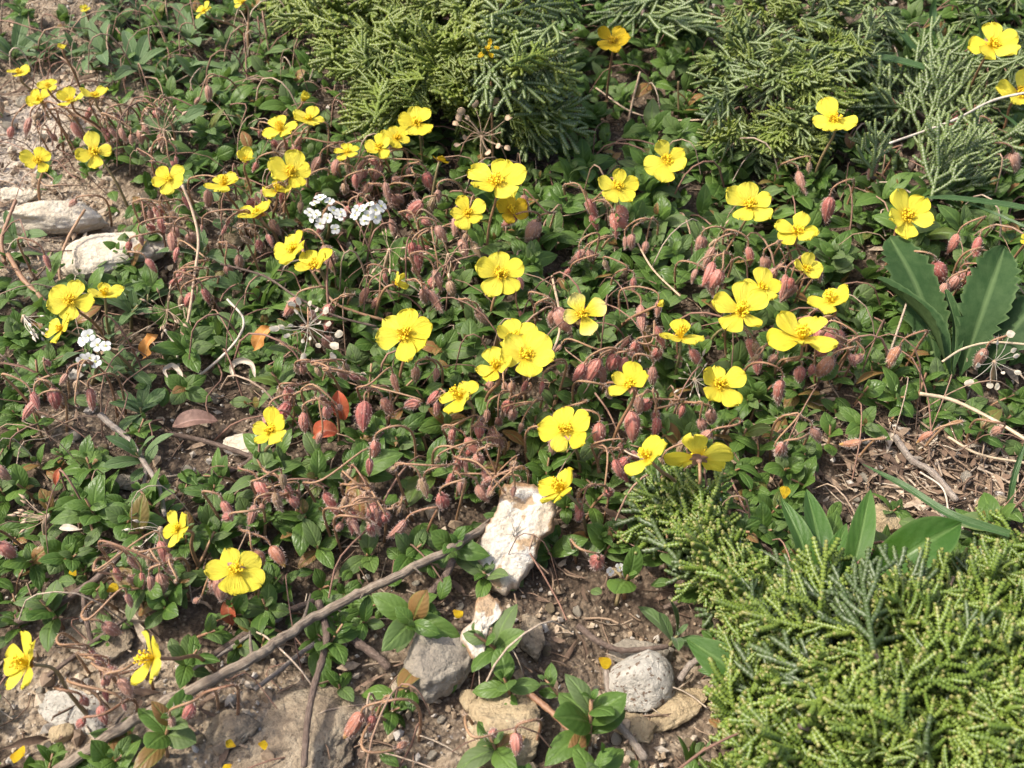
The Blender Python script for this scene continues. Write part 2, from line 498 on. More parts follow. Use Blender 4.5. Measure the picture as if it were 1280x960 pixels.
def soil_mat():
    N = Nodes('soil'); t, s, r = N.tc()                        # t: sandiness of the place
    a = N.noise(55, 6, 0.7); b = N.noise(380, 5, 0.7)
    dark = N.ramp(b, [(0.30, (0.045, 0.030, 0.020)), (0.52, (0.10, 0.068, 0.044)), (0.72, (0.20, 0.145, 0.10))])
    sand = N.ramp(b, [(0.28, (0.15, 0.105, 0.068)), (0.5, (0.31, 0.24, 0.165)), (0.72, (0.52, 0.44, 0.34))])
    f = N.math('ADD', t, N.math('MULTIPLY', N.math('SUBTRACT', a, 0.5), 1.4), True)
    col = N.mix(N.ramp(f, [(0.25, 0.0), (0.75, 1.0)]), dark, sand)
    col = N.mix(N.math('MULTIPLY', N.math('SUBTRACT', t, 0.9, True), 1.8, True), col, (0.56, 0.48, 0.39))
    vo = N.n('ShaderNodeTexVoronoi'); vo.inputs['Scale'].default_value = 520
    N.l(N.n('ShaderNodeNewGeometry').outputs['Position'], vo.inputs['Vector'])
    col = N.mix(N.math('MULTIPLY', N.ramp(vo.outputs['Distance'], [(0.15, 0.6), (0.4, 0.0)]), N.ramp(N.noise(240, 2), [(0.45, 0.0), (0.6, 1.0)])), col, (0.46, 0.37, 0.27))
    N.base(col); N.b.inputs['Roughness'].default_value = 0.95
    N.bump(N.math('ADD', b, N.math('MULTIPLY', vo.outputs['Distance'], -0.8)), 1.0, 0.002)
    return N.m
M_SOIL = soil_mat()
def chip_mat(name, stops, dark):
    N = Nodes(name); t, s, r = N.tc()
    col = N.ramp(r, stops)
    col = N.mix(N.ramp(N.noise(800, 4), [(0.4, 0.0), (0.7, 0.6)]), col, dark)
    N.base(col); N.b.inputs['Roughness'].default_value = 0.85
    N.bump(N.noise(1500, 3), 0.5, 0.0005)
    return N.m
M_GRAVEL = chip_mat('gravel', [(0.0, (0.16, 0.11, 0.075)), (0.3, (0.34, 0.25, 0.16)), (0.6, (0.48, 0.39, 0.28)), (0.85, (0.36, 0.33, 0.29)), (1.0, (0.66, 0.60, 0.52))], (0.13, 0.09, 0.06))
M_LITTER = chip_mat('litter', [(0.0, (0.09, 0.055, 0.035)), (0.4, (0.20, 0.13, 0.085)), (0.75, (0.33, 0.235, 0.155)), (1.0, (0.50, 0.42, 0.32))], (0.07, 0.045, 0.03))
M_TANGLE = chip_mat('tangle', [(0.0, (0.13, 0.075, 0.05)), (0.4, (0.25, 0.135, 0.095)), (0.75, (0.32, 0.22, 0.145)), (1.0, (0.44, 0.36, 0.27))], (0.16, 0.09, 0.06))

# ------------------------------------------------------------------ where the soil lies bare (photo pixels: centre, radii, bareness)
BARE = [(15, 200, 70, 130, 1.0), (80, 300, 110, 60, 0.9), (40, 40, 70, 50, 0.7), (270, 560, 80, 60, 0.9), (120, 530, 80, 40, 0.75),
        (110, 880, 140, 70, 1.0), (330, 910, 160, 85, 1.0), (680, 805, 110, 80, 0.9), (800, 870, 130, 100, 1.0), (540, 930, 110, 50, 0.85),
        (1170, 600, 130, 60, 0.95), (1060, 640, 50, 50, 0.8), (570, 650, 50, 40, 0.6), (470, 830, 50, 40, 0.7), (110, 780, 50, 30, 0.6),
        (770, 130, 90, 70, 0.45), (900, 30, 60, 40, 0.6), (1010, 50, 80, 40, 0.6), (1230, 470, 60, 40, 0.5), (860, 690, 50, 60, 0.4), (240, 275, 110, 60, 0.6), (110, 150, 100, 55, 0.6), (400, 100, 60, 70, 0.5), (370, 210, 90, 50, 0.4), (560, 250, 60, 60, 0.3), (300, 60, 90, 50, 0.35), (60, 130, 110, 90, 0.75), (40, 270, 110, 70, 0.85), (30, 20, 130, 40, 0.7)]
SANDY = [1.35, 1.0, .5, .25, .35, .85, .7, .35, .5, .5, .2, .35, .2, .35, .5, .0, .2, .2, .3, .2, .3, .6, .3, .2, .1, .3, 1.1, 1.05, .5]
BARE_W = []
for (u, v, ru, rv, a) in BARE:
    c = at(u, v); BARE_W.append((c[0], c[1], np.linalg.norm(at(u + ru, v) - c), np.linalg.norm(at(u, v - rv) - at(u, v + rv)) / 2, a))
def bare(x, y, sand=False):
    f = np.zeros(np.shape(x))
    for (cx, cy, rx, ry, a), q in zip(BARE_W, SANDY):
        if sand: a = q
        d = ((x - cx) / rx) ** 2 + ((y - cy) / ry) ** 2
        f = np.maximum(f, a * np.exp(-d ** 2 * 0.7))
    return f

# ------------------------------------------------------------------ the ground
def axis_ticks(lo, hi, step, far):
    c = list(np.arange(lo, hi, step)); s = step; a, b = c[0], c[-1]
    while a > -far or b < far:
        s *= 1.35
        a -= s; b += s
        c.insert(0, a); c.append(b)
    return np.array(c)
gx = axis_ticks(-0.36, 0.36, 0.0024, 6.0); gy = axis_ticks(-0.24, 0.52, 0.0024, 6.0)
X, Y = np.meshgrid(gx, gy)
Z = terr(X, Y)
inner = (np.abs(X) < 0.4) & (Y > -0.3) & (Y < 0.6)
fine = np.zeros_like(Z)
for i, j in zip(*np.nonzero(inner)):
    p = (X[i, j], Y[i, j], 0)
    fine[i, j] = 0.0016 * noise.noise(Vector((p[0] * 95, p[1] * 95, 3))) + 0.0011 * noise.noise(Vector((p[0] * 260, p[1] * 260, 9)))
g = Geo()
tcg = np.zeros((X.size, 3)); tcg[:, 0] = bare(X, Y, True).ravel()
g.add(np.stack([X, Y, Z + fine], -1).reshape(-1, 3), grid_quads(len(gy), len(gx)), None, tcg)
tag(link('ground', g.mesh('ground', M_SOIL)), 'dry stony brown soil with sandy bare patches', kind='structure')

# ------------------------------------------------------------------ landmark words for labels of repeats
MARKS = [(640, 665, 'the big white rock'), (603, 790, 'the small white rock fragment'), (550, 825, 'the lumpy grey stone'),
         (630, 905, 'the rounded tan stone'), (800, 850, 'the speckled stone'), (350, 800, 'the long brown stick'),
         (130, 320, 'the cream slab'), (60, 280, 'the pale narrow slab'), (430, 265, 'the white flower clusters'), (115, 435, 'the lone white florets'),
         (385, 410, 'the round grey seed head'), (600, 170, 'the starry brown seed head'), (1160, 390, 'the toothed leaves'),
         (1080, 670, 'the hairy lance leaves'), (1060, 800, 'the lower juniper'), (560, 90, 'the upper juniper'), (970, 140, 'the grey juniper'),
         (1160, 170, 'the silvery juniper'), (188, 430, 'the upright orange dead leaf'), (305, 462, 'the curled white dry leaf'), (245, 532, 'the purple dead leaf'),
         (72, 597, 'the small red dead leaf'), (85, 880, 'the grey corner rock'), (370, 900, 'the rough buried rock'), (728, 392, 'the pale-edged flower'),
         (874, 575, 'the flower showing its underside'), (190, 820, 'the sideways flower with round petals'), (222, 661, 'the flower by the grey twig'),
         (507, 418, 'the big six-petalled flower'), (1003, 422, 'the widest flower'), (937, 256, 'the flower under the grey juniper'), (1133, 272, 'the flower above the toothed leaves'),
         (626, 343, 'the central square-on flower'), (897, 482, 'the flower with upright petals'), (766, 50, 'the shaded flower'), (655, 445, 'the heaped flower trio'),
         (294, 712, 'the drooping-petalled flower'), (88, 377, 'the stacked flower pair'), (110, 50, 'the grey-green rosettes'), (345, 238, 'the tangled flower row'),
         (119, 190, 'the four-petalled flower'), (211, 224, 'the flower beside the dry tangle'), (834, 201, 'the highest flower of the dark gap'), (473, 184, 'the flower row below the juniper'),
         (620, 227, 'the big top flower'), (1240, 455, 'the pale papery seed head'), (1060, 552, 'the arched straw')]
ORD = ['nearest', 'second nearest', 'third nearest', 'fourth nearest', 'fifth nearest', 'sixth nearest', 'seventh nearest', 'eighth nearest', 'ninth nearest', 'tenth nearest', 'eleventh nearest', 'twelfth nearest', 'thirteenth nearest', 'fourteenth nearest', 'fifteenth nearest', 'sixteenth nearest', 'seventeenth nearest', 'eighteenth nearest', 'nineteenth nearest', 'twentieth nearest']
_used = {}
def place_words(items, what):
    """items: [(object, u, v)]; one label each: which one, counted outwards from a landmark"""
    cells = {}
    for o, u, v in items:
        k = min(range(len(MARKS)), key=lambda i: math.hypot(MARKS[i][0] - u, MARKS[i][1] - v))
        mu, mv, w = MARKS[k]
        du, dv = u - mu, v - mv
        d = ('right of' if du > 0 else 'left of') if abs(du) > abs(dv) else ('below' if dv > 0 else 'above')
        wh = what(o) if callable(what) else what
        cells.setdefault((wh, d, w), []).append((math.hypot(du, dv), o))
    for (wh, d, w), lst in cells.items():
        lst.sort(key=lambda e: e[0])
        for i, (_, o) in enumerate(lst):
            o['label'] = f'{wh} {ORD[min(i, 19)]} {d} {w}' if len(lst) > 1 else f'{wh} {d} {w}'

# ------------------------------------------------------------------ stones
def rock_geo(size, seed, sub=4, cuts=7, rough=0.10):
    bm = bmesh.new(); bmesh.ops.create_icosphere(bm, subdivisions=sub, radius=1.0)
    V = np.array([v.co[:] for v in bm.verts]); F = np.array([[v.index for v in f.verts] for f in bm.faces]); bm.free()
    r = np.random.default_rng(seed)
    for _ in range(cuts):
        n = unit(r.normal(size=3)); d = r.uniform(0.55, 0.85)
        k = V @ n; m = k > d
        V[m] -= np.outer(k[m] - d, n) * 0.92
    off = r.uniform(0, 50, 3)
    for i in range(len(V)):
        p = Vector(V[i] * 1.6 + off)
        dd = rough * noise.noise(p) + rough * 0.5 * noise.noise(p * 2.7) + rough * 0.28 * noise.noise(p * 6.3) + rough * 0.16 * noise.noise(p * 14)
        V[i] *= 1 + dd
    g = Geo(); g.add(V * np.asarray(size), None, F, None)
    return g

def stone(u, v, wpx, hpx, name, label, mat, seed, thick=0.6, rot=0.0, sink=0.25, group=None, cat='stone', rough=0.15, sub=5, cuts=8):
    p = at(u, v, 0.004); k = mpp(p)
    sx = wpx * k / 2; sy = hpx * k / 2 * 1.05; sz = min(sx, sy) * thick
    g = rock_geo((sx, sy, sz), seed, sub, cuts, rough)
    o = link(name, g.mesh(name, mat))
    z = terr(p[0], p[1])
    o.location = (p[0], p[1], z + sz * (1 - 2 * sink))
    o.rotation_euler = (random.uniform(-.15, .15), random.uniform(-.15, .15), rot)
    tag(o, label, cat, group)
    return o

R_ = math.radians
stone(550, 825, 82, 104, 'stone', 'lumpy grey brown stone between a green shoot and the small white fragment', M_ROCK_GREY, 3, 0.9, R_(-12), 0.2)
stone(630, 915, 112, 118, 'stone', 'large rounded tan stone with trailing leaves lying over it', M_ROCK_TAN, 11, 0.7, R_(10), 0.25)
stone(802, 855, 84, 78, 'stone', 'pale grey stone with rusty brown speckles beside a flat tan chunk', M_ROCK_SPECK, 21, 0.85, R_(20), 0.2, rough=0.07, cuts=4)
stone(800, 815, 88, 44, 'stone', 'dull brown grey stone behind the speckled stone under a thin dark twig', M_ROCK_GREY, 8, 0.8, 0.1, 0.25)
stone(842, 884, 104, 48, 'stone', 'flat tan stone chunk with knobbed end touching the speckled stone', M_ROCK_TAN, 31, 0.55, R_(32), 0.2)
stone(795, 905, 70, 40, 'stone', 'small buff stone half buried in front of the speckled stone', M_ROCK_TAN, 32, 0.5, R_(-10), 0.3)
stone(665, 792, 40, 64, 'stone', 'narrow brown stone standing just below the big white rock', M_ROCK_ROUGH, 41, 0.8, R_(14), 0.25)
stone(585, 868, 24, 34, 'stone', 'little tan stone wedged between lumpy grey stone and rounded tan stone', M_ROCK_TAN, 42, 0.9, 0, 0.2, sub=3)
stone(66, 280, 146, 46, 'stone', 'long narrow pale slab slanting under reddish stems', M_ROCK_CREAM, 51, 0.9, R_(17), 0.08)
stone(138, 322, 142, 70, 'stone', 'cream slab with a broken square end lying below the narrow slab', M_ROCK_CREAM, 57, 0.65, R_(14), 0.08, cuts=10)
stone(18, 240, 70, 30, 'stone', 'cream stone cut off by the picture edge above the narrow slab', M_ROCK_CREAM, 52, 0.6, 0, 0.2)
stone(88, 882, 104, 52, 'stone', 'grey speckled flat rock beneath the leftmost sideways flower', M_ROCK_SPECK, 61, 0.4, R_(-25), 0.25)
stone(118, 795, 92, 66, 'stone', 'grey brown flat rock under the forked dark twig', M_ROCK_ROUGH, 62, 0.4, R_(-10), 0.3)
stone(375, 905, 200, 150, 'stone', 'large rough grey brown rock half buried below the long brown stick', M_ROCK_ROUGH, 71, 0.26, R_(25), 0.42, rough=0.16)
stone(285, 905, 70, 50, 'stone', 'small brown rough rock at the lower side of the long stick', M_ROCK_ROUGH, 72, 0.5, R_(25), 0.3)
stone(1108, 652, 56, 52, 'stone', 'angular tan stone between the hairy lance leaves', M_ROCK_TAN, 81, 0.8, R_(30), 0.2, cuts=11)
stone(308, 552, 66, 34, 'stone', 'pale buff stone beside the purple dead leaf', M_ROCK_CREAM, 91, 0.6, R_(-10), 0.25)
stone(292, 296, 30, 36, 'stone', 'small buff stone under the yellow flower row', M_ROCK_TAN, 92, 0.8, 0, 0.2, sub=3)
stone(1245, 622, 46, 26, 'stone', 'flat tan stone in the dry litter under green grass blade', M_ROCK_TAN, 93, 0.6, R_(10), 0.2, sub=3)
stone(155, 598, 44, 26, 'stone', 'small flat grey stone beside leaves and bare brown soil', M_ROCK_GREY, 94, 0.5, R_(-10), 0.2, sub=3)
stone(75, 912, 32, 26, 'stone', 'angular ochre pebble in the sandy corner by the stick end', M_ROCK_TAN, 95, 0.9, 0, 0.2, sub=3)

def slab(u, v, outline, name, label, mat, h, n, thick, seed, hollow=None):
    """a flat stone with the outline seen, facing n; front bulges, rim is layered"""
    c = at(u, v, h); n = unit(n)
    pts = []
    for (a, b) in outline:
        d = ray(a, b); t = ((c - CAM) @ n) / (d @ n); pts.append(CAM + d * t - c)
    pts.append(pts[0])
    pts = np.array(pts)
    m = 90
    P = curve(pts, m + 1)[:-1]
    r = np.random.default_rng(seed)
    ring = []; tc = []
    levels = [(0.05, 1), (0.25, 1), (0.45, 1), (0.62, 1), (0.76, 1), (0.87, 1), (0.95, .9), (1.0, .55), (1.03, .2), (1.0, -.25), (0.95, -.6), (0.8, -.9), (0.4, -1.0), (0.03, -1.0)]
    off = r.uniform(0, 30, 3)
    for s, q in levels:
        for p in P:
            b = p * s
            w = Vector(b * 190 + off)
            jit = 0.16 * noise.noise(w) + 0.10 * noise.noise(w * 2.6) + 0.06 * noise.noise(w * 6)
            z = thick / 2 * (q * (1.05 - 0.25 * s * s) + 2.3 * jit)
            if hollow and q > 0.5:
                d2 = np.linalg.norm(b - hollow_p(hollow, c, n)) / (hollow[2] * mpp(c))
                z -= thick * 0.5 * math.exp(-d2 * d2)
            side = 1 + 0.07 * noise.noise(Vector(p * 420 + off * 2)) + 0.05 * noise.noise(Vector(p * 1100 + off)) + (0.03 * noise.noise(Vector(p * 300 + np.array([0, 0, q * 9]))) if abs(q) < 0.95 else 0)
            ring.append(b * side + n * z); tc.append((s if q > 0 else 1.0, 0, 0))
    g = Geo(); k = m
    nv = len(levels) * m
    V = np.vstack([ring, [n * thick * 0.5, -n * thick * 0.5]]); tc += [(0, 0, 0), (1, 0, 0)]
    tri = [(j, (j + 1) % k, nv) for j in range(k)] + [((len(levels) - 1) * k + (j + 1) % k, (len(levels) - 1) * k + j, nv + 1) for j in range(k)]
    g.add(V, grid_quads(len(levels), k, True), tri, np.array(tc))
    o = link(name, g.mesh(name, mat)); o.location = tuple(c)
    tag(o, label, 'stone')
    return o
def hollow_p(hollow, c, n):
    d = ray(hollow[0], hollow[1]); t = ((c - CAM) @ n) / (d @ n)
    return CAM + d * t - c
slab(645, 670, [(652, 604), (630, 612), (622, 640), (606, 662), (597, 690), (604, 722), (628, 742), (650, 728), (668, 702), (676, 676), (690, 662), (691, 632), (676, 612)],
     'rock', 'big white weathered rock with layered brown rim leaning on the stick end', M_ROCK_WHITE, 0.014, camvec(-0.1, 0.32, 0.9), 0.0065, 5, (656, 626, 11))
slab(603, 790, [(612, 742), (596, 752), (592, 775), (576, 792), (584, 812), (600, 832), (608, 808), (612, 786), (628, 770), (624, 754)],
     'rock', 'small white broken rock fragment partly covered by leaves', M_ROCK_WHITE, 0.012, camvec(0.0, 0.4, 0.9), 0.004, 6)

# ------------------------------------------------------------------ sticks, twigs, straws
def stick(pts, rpx, hs, name, label, mat, cat='twig', r1=None, k=8, knob=0.12, seed=1, knots=0, stubs=0):
    hs = np.interp(np.linspace(0, 1, len(pts)), np.linspace(0, 1, len(hs)), hs)
    W3 = [at(u, v, h) for (u, v), h in zip(pts, hs)]
    n = max(10, int(len(pts) * 9)) * (2 if knots else 1); P = curve(W3, n)
    if knots: P = P + np.stack([[noise.noise(Vector((i * .22, q, seed))) for q in (3.1, 7.7, 11.3)] for i in range(n)]) * 0.0008
    kk = np.array([mpp(p) for p in P])
    r = np.random.default_rng(seed)
    R = np.linspace(rpx, rpx if r1 is None else r1, n) * kk
    wob = 1 + knob * np.array([noise.noise(Vector((i * 0.35, seed * 7.1, 0))) for i in range(n)]) * 1.6
    a = np.arange(k)
    rr = R[:, None] * wob[:, None] * (1 + knob * r.normal(size=(1, k)) + knob * 0.5 * r.normal(size=(n, k)))
    for q in range(knots):
        i = int((q + .3 + .5 * r.random()) / knots * (n - 1))
        rr = rr * (1 + .2 * np.exp(-((np.arange(n) - i) / .8) ** 2))[:, None]
    base = W3[0]
    g = tube(Geo(), P - base, rr, k)
    for q in range(stubs):
        i = int((q + .2 + .6 * r.random()) / stubs * (n - 1)); L = R[i] * r.uniform(2.5, 6)
        d = unit(P[min(n - 1, i + 1)] - P[max(0, i - 1)]) * .6 + np.array([r.normal() * .4, r.choice([-1, 1]) * .6, .25])
        tube(g, curve([P[i] - base, P[i] - base + d * L * .5, P[i] - base + d * L + r.normal(size=3) * L * .15], 6), np.linspace(.42, .2, 6) * R[i], 6)
    o = link(name, g.mesh(name, mat)); o.location = tuple(base)
    return tag(o, label, cat)
stick([(70, 966), (180, 893), (300, 832), (345, 803), (400, 768), (480, 728), (560, 688), (616, 652)], 7.6, [0.008, 0.016, 0.016, 0.014], 'stick', 'long straight brown stick running from the corner up to the white rock', M_BARK, 'stick', 5.0, 14, 0.055, 2, 4, 7)
stick([(20, 778), (60, 762), (100, 738), (125, 720), (155, 688), (160, 684)], 5, [0.006, 0.010], 'twig', 'dark forked twig lying beneath leaves above the flat grey rock', M_BARK_DARK, r1=4)
stick([(104, 738), (106, 765), (112, 792), (118, 812)], 3, [0.009, 0.004], 'twig', 'thin dark twig hanging down over the flat grey rock', M_BARK_DARK)
stick([(60, 845), (90, 822), (120, 800), (165, 768)], 2.6, [0.004, 0.006], 'twig', 'thin dark twig lying across the flat grey rock', M_BARK_DARK)
stick([(125, 518), (140, 532), (160, 548), (178, 575), (198, 608), (206, 645)], 4, [0.012, 0.012], 'twig', 'thin grey twig ending at a lone yellow flower', M_BARK_GREY, r1=2.6)
stick([(178, 574), (182, 590), (178, 612)], 2.6, [0.011, 0.003], 'twig', 'short grey side twig hooked on the thin grey twig', M_BARK_GREY)
stick([(212, 542), (250, 550), (290, 562), (332, 578)], 3, [0.005, 0.006], 'twig', 'dark brown twig below the purple dead leaf', M_BARK_DARK)
stick([(222, 620), (262, 602), (300, 584), (330, 560)], 3, [0.004, 0.006], 'twig', 'thin brown twig lying over the bare brown soil', M_BARK_DARK)
stick([(262, 822), (300, 797), (345, 770), (392, 752)], 4, [0.006, 0.008], 'twig', 'knobbly brown twig alongside the upper side of the long stick', M_BARK_DARK)
stick([(240, 838), (285, 812), (318, 790), (352, 772)], 3, [0.005, 0.008], 'twig', 'second thin brown twig touching the upper side of the long stick', M_BARK_GREY)
stick([(412, 775), (430, 790), (445, 802), (470, 820), (486, 835)], 6, [0.009, 0.005], 'twig', 'stout reddish brown twig branching down from the long stick', M_BARK_DARK, r1=5)
stick([(398, 752), (408, 790), (404, 820), (392, 860), (384, 905), (380, 958)], 4.5, [0.014, 0.012, 0.010], 'twig', 'bent brown stem dropping from the long stick over the rough rock', M_BARK_DARK, r1=4)
stick([(318, 862), (352, 836), (374, 818), (400, 800)], 3, [0.006, 0.008], 'twig', 'thin twig under the long stick beside the rough rock', M_BARK_GREY)
stick([(520, 764), (538, 742), (556, 722), (566, 700)], 5, [0.004, 0.010], 'twig', 'short brown twig leaning against the lower side of the stick', M_BARK_DARK)
stick([(722, 782), (745, 800), (772, 812), (800, 812), (835, 808)], 4, [0.008, 0.010, 0.011], 'twig', 'dark reddish twig curving over the brown grey stone', M_BARK_DARK, r1=3)
stick([(757, 832), (762, 872), (772, 902), (790, 925), (806, 948)], 4, [0.004, 0.004], 'twig', 'grey rooty twig bending past the speckled stone', M_BARK_GREY, r1=5)
stick([(655, 862), (680, 882), (705, 905), (722, 925)], 4, [0.010, 0.008], 'twig', 'reddish trailing stem between round leaves beside the tan stone', M_STEM)
stick([(850, 850), (862, 832), (876, 822), (884, 812)], 4, [0.006, 0.010], 'twig', 'pale rough twig right of the speckled stone', M_BARK_GREY)
stick([(1118, 545), (1140, 575), (1165, 590), (1195, 625)], 4, [0.004, 0.005], 'twig', 'grey dead twig in the dry litter under grass blade', M_BARK_GREY)
stick([(830, 760), (870, 745), (905, 748)], 3, [0.004, 0.006], 'twig', 'thin dark twig reaching under the lower juniper', M_BARK_DARK)
stick([(10, 318), (28, 348), (45, 365), (62, 384)], 2.8, [0.010, 0.012], 'reddish_stem', 'thick pinkish stem slanting beside the stacked flower pair', M_STEM, 'stem')
stick([(77, 360), (74, 330), (84, 300), (96, 278), (106, 262)], 1.95, [0.004, 0.026], 'reddish_stem', 'thin jointed red stem standing before the narrow slab', M_STEM, 'stem', 1.5)
stick([(6, 330), (2, 300), (10, 275), (20, 250)], 2.55, [0.004, 0.022], 'reddish_stem', 'dark red stem at the picture edge beside the slab', M_STEM, 'stem', 2)
stick([(225, 435), (236, 395), (243, 345), (248, 300), (240, 262), (228, 232)], 1.75, [0.006, 0.030, 0.045], 'dry_stalk', 'tall dry tan stalk standing over the pinkish tangle', M_DRY, 'stalk', 1.6)
stick([(246, 472), (275, 448), (298, 422), (304, 398), (284, 374)], 1.68, [0.006, 0.022], 'dry_stalk', 'bent grey white dry stalk above the curled white leaf', M_WHITEDRY, 'stalk', 1.4)
stick([(206, 412), (218, 430), (223, 455), (222, 486)], 1.68, [0.018, 0.004], 'dry_stalk', 'grey stalk carrying the wiry dry seed head', M_WHITEDRY, 'stalk')
stick([(276, 330), (330, 345), (372, 372), (420, 395), (470, 408)], 1.33, [0.020, 0.022], 'dry_stalk', 'thin dark stalk crossing above the round grey seed head', M_BARK_DARK, 'stalk')
stick([(375, 300), (385, 330), (415, 375), (445, 390), (480, 400)], 1.75, [0.024, 0.018], 'dry_stalk', 'pinkish brown stem leaning beyond the round grey seed head', M_STEM, 'stalk')
stick([(1112, 179), (1190, 151), (1240, 126), (1290, 114)], 1.36, [0.040, 0.046], 'dry_straw', 'long white dry straw lying across the silvery juniper', M_WHITEDRY, 'straw', 1.5)
stick([(1150, 492), (1190, 500), (1240, 524), (1290, 554)], 2.23, [0.018, 0.022], 'dry_straw', 'arched tan straw below the pale papery seed head', M_STRAW, 'straw')
stick([(1178, 452), (1204, 436), (1240, 428), (1290, 431)], 1.36, [0.022, 0.026], 'dry_straw', 'curved pale straw crossing in front of toothed leaves', M_STRAW, 'straw')
stick([(1185, 546), (1225, 568), (1290, 580)], 1.61, [0.006, 0.010], 'dry_straw', 'dull tan straw lying in the litter below the arched straw', M_STRAW, 'straw')
stick([(1150, 590), (1178, 610), (1186, 640)], 1.12, [0.006, 0.004], 'dry_straw', 'short whitish straw under the diagonal green grass blade', M_WHITEDRY, 'straw')
stick([(690, 345), (700, 400), (690, 440), (655, 480)], 1.49, [0.014, 0.020], 'dry_straw', 'thin brown straw between the pale-edged flower and flower trio', M_DRY, 'straw')
stick([(790, 290), (815, 335), (850, 370)], 1.12, [0.014, 0.018], 'dry_straw', 'short brown straw hanging above the closed yellow bud', M_DRY, 'straw')
stick([(745, 110), (790, 140), (840, 150), (895, 149)], 0.99, [0.012, 0.016], 'dry_straw', 'thin arched brown straw in the dark gap between junipers', M_DRY, 'straw')
stick([(783, 165), (790, 130), (800, 90)], 1.36, [0.004, 0.03], 'dry_straw', 'upright reddish straw in the dark gap between junipers', M_DRY, 'straw')
stick([(849, 165), (848, 130), (848, 102)], 1.24, [0.004, 0.03], 'dry_straw', 'upright greenish straw in the dark gap between junipers', M_GSTEM, 'straw')

# ------------------------------------------------------------------ broad single leaves
def big_leaf(base, tip, wpx, h0, h1, mat, n=None, arch=0.15, fold=0.25, teeth=0.0, wav=0.1, peak=0.5, a=0.8, b=0.8, seed=1, via=None, nc=7, ns=22, edge=0.0):
    """returns world geometry of a leaf blade from base pixel to tip pixel"""
    A, B = at(*base, h0), at(*tip, h1)
    nn = unit(n if n is not None else camvec(0, 0.35, 0.9))
    mid = at(*via, (h0 + h1) / 2) if via else (A + B) / 2
    mid = mid + nn * np.linalg.norm(B - A) * arch
    P = curve([A, mid, B], ns)
    k = mpp(mid)
    return strip(Geo(), P, prof(ns, peak, a, b) * wpx / 2 * k, nn, fold, nc, teeth=teeth, wav=wav, seed=seed, edge=edge), A

def as_part(geo, origin, name, mat, parent):
    V = geo.V
    geo.V = [v - np.asarray(origin) for v in V]
    return link(name, geo.mesh(name, mat), parent)

c0 = at(1188, 478, 0.0)
plant = root('toothed_leaf_plant', c0, 'rosette of large dark toothed leaves with pale midribs below a lone yellow flower', 'plant')
for i, (bs, tp, w, h0, h1, nx, fo, te) in enumerate([
        ((1172, 462), (1112, 296), 66, 0.006, 0.030, camvec(0.1, 0.3, 0.9), 0.12, 0.42), ((1192, 480), (1096, 348), 34, 0.010, 0.034, camvec(0.65, 0.5, 0.6), 0.9, 0.42),
        ((1200, 470), (1256, 308), 60, 0.008, 0.036, camvec(-0.25, 0.3, 0.9), 0.35, 0.42), ((1222, 470), (1300, 372), 56, 0.006, 0.028, camvec(-0.2, 0.4, 0.85), 0.25, 0.42),
        ((1190, 472), (1182, 362), 18, 0.010, 0.026, camvec(0.3, 0.3, 0.9), 0.6, 0.1), ((1180, 474), (1110, 424), 50, 0.002, 0.006, camvec(0.0, 0.6, 0.8), 0.2, 0.42)]):
    ge, A = big_leaf(bs, tp, w, h0, h1, M_TOOTH, nx, 0.10, fo, te, 0.16, 0.62, 0.9, 0.6, 10 + i, nc=9, ns=60)
    as_part(ge, c0, 'leaf', M_TOOTH, plant)
c0 = at(1025, 770, 0.0)
plant = root('lance_leaf_plant', c0, 'rosette of smooth hairy lance shaped leaves rising behind the lower juniper', 'plant')
for i, (bs, tp, w, h0, h1, nx) in enumerate([((1010, 770), (976, 622), 30, 0.004, 0.030, camvec(0.3, .2, .9)), ((1020, 770), (1008, 612), 36, 0.004, 0.024, camvec(.1, .2, .9)),
        ((1030, 770), (1058, 654), 26, 0.004, 0.026, camvec(-.4, .3, .8)), ((1050, 772), (1088, 612), 32, 0.004, 0.032, camvec(-.2, .2, .9)),
        ((1070, 740), (1202, 654), 60, 0.006, 0.030, camvec(-.1, .45, .85)), ((1050, 740), (1140, 700), 36, 0.004, 0.020, camvec(-.1, .5, .8))]):
    ge, A = big_leaf(bs, tp, w, h0, h1, M_LANCE, nx, 0.16, 0.5, 0, 0.06, 0.58, 0.75, 0.8, 30 + i)
    as_part(ge, c0, 'leaf', M_LANCE, plant)
c0 = at(965, 875, 0.0)
plant = root('lance_leaf_plant', c0, 'broad dark green lance leaves poking out from beside the lower juniper', 'plant')
for i, (bs, tp, w, h0, h1) in enumerate([((968, 880), (858, 798), 52, 0.006, 0.020), ((985, 845), (872, 838), 34, 0.004, 0.010), ((1035, 870), (1000, 800), 50, 0.004, 0.02), ((1010, 905), (1050, 830), 36, 0.004, 0.02)]):
    ge, A = big_leaf(bs, tp, w, h0, h1, M_LANCE, camvec(-.1, .4, .9), 0.12, 0.25, 0, 0.04, 0.45, 0.7, 0.8, 40 + i)
    as_part(ge, c0, 'leaf', M_LANCE, plant)
def lone(base, tip, w, h0, h1, mat, name, label, cat, **kw):
    ge, A = big_leaf(base, tip, w, h0, h1, mat, **kw)
    o = as_part(ge, A, name, mat, None); o.location = tuple(A)
    return tag(o, label, cat)
UPN = np.array([0, -0.1, 1.0])
lone((180, 448), (194, 418), 22, 0.012, 0.026, M_ORANGE, 'dead_leaf', 'upright orange dead leaf by grey-green leaves and white florets', 'leaf', wav=0.4)
lone((318, 438), (338, 408), 22, 0.012, 0.024, M_ORANGE, 'dead_leaf', 'orange brown dead leaf tucked behind the round grey seed head', 'leaf', wav=0.3)
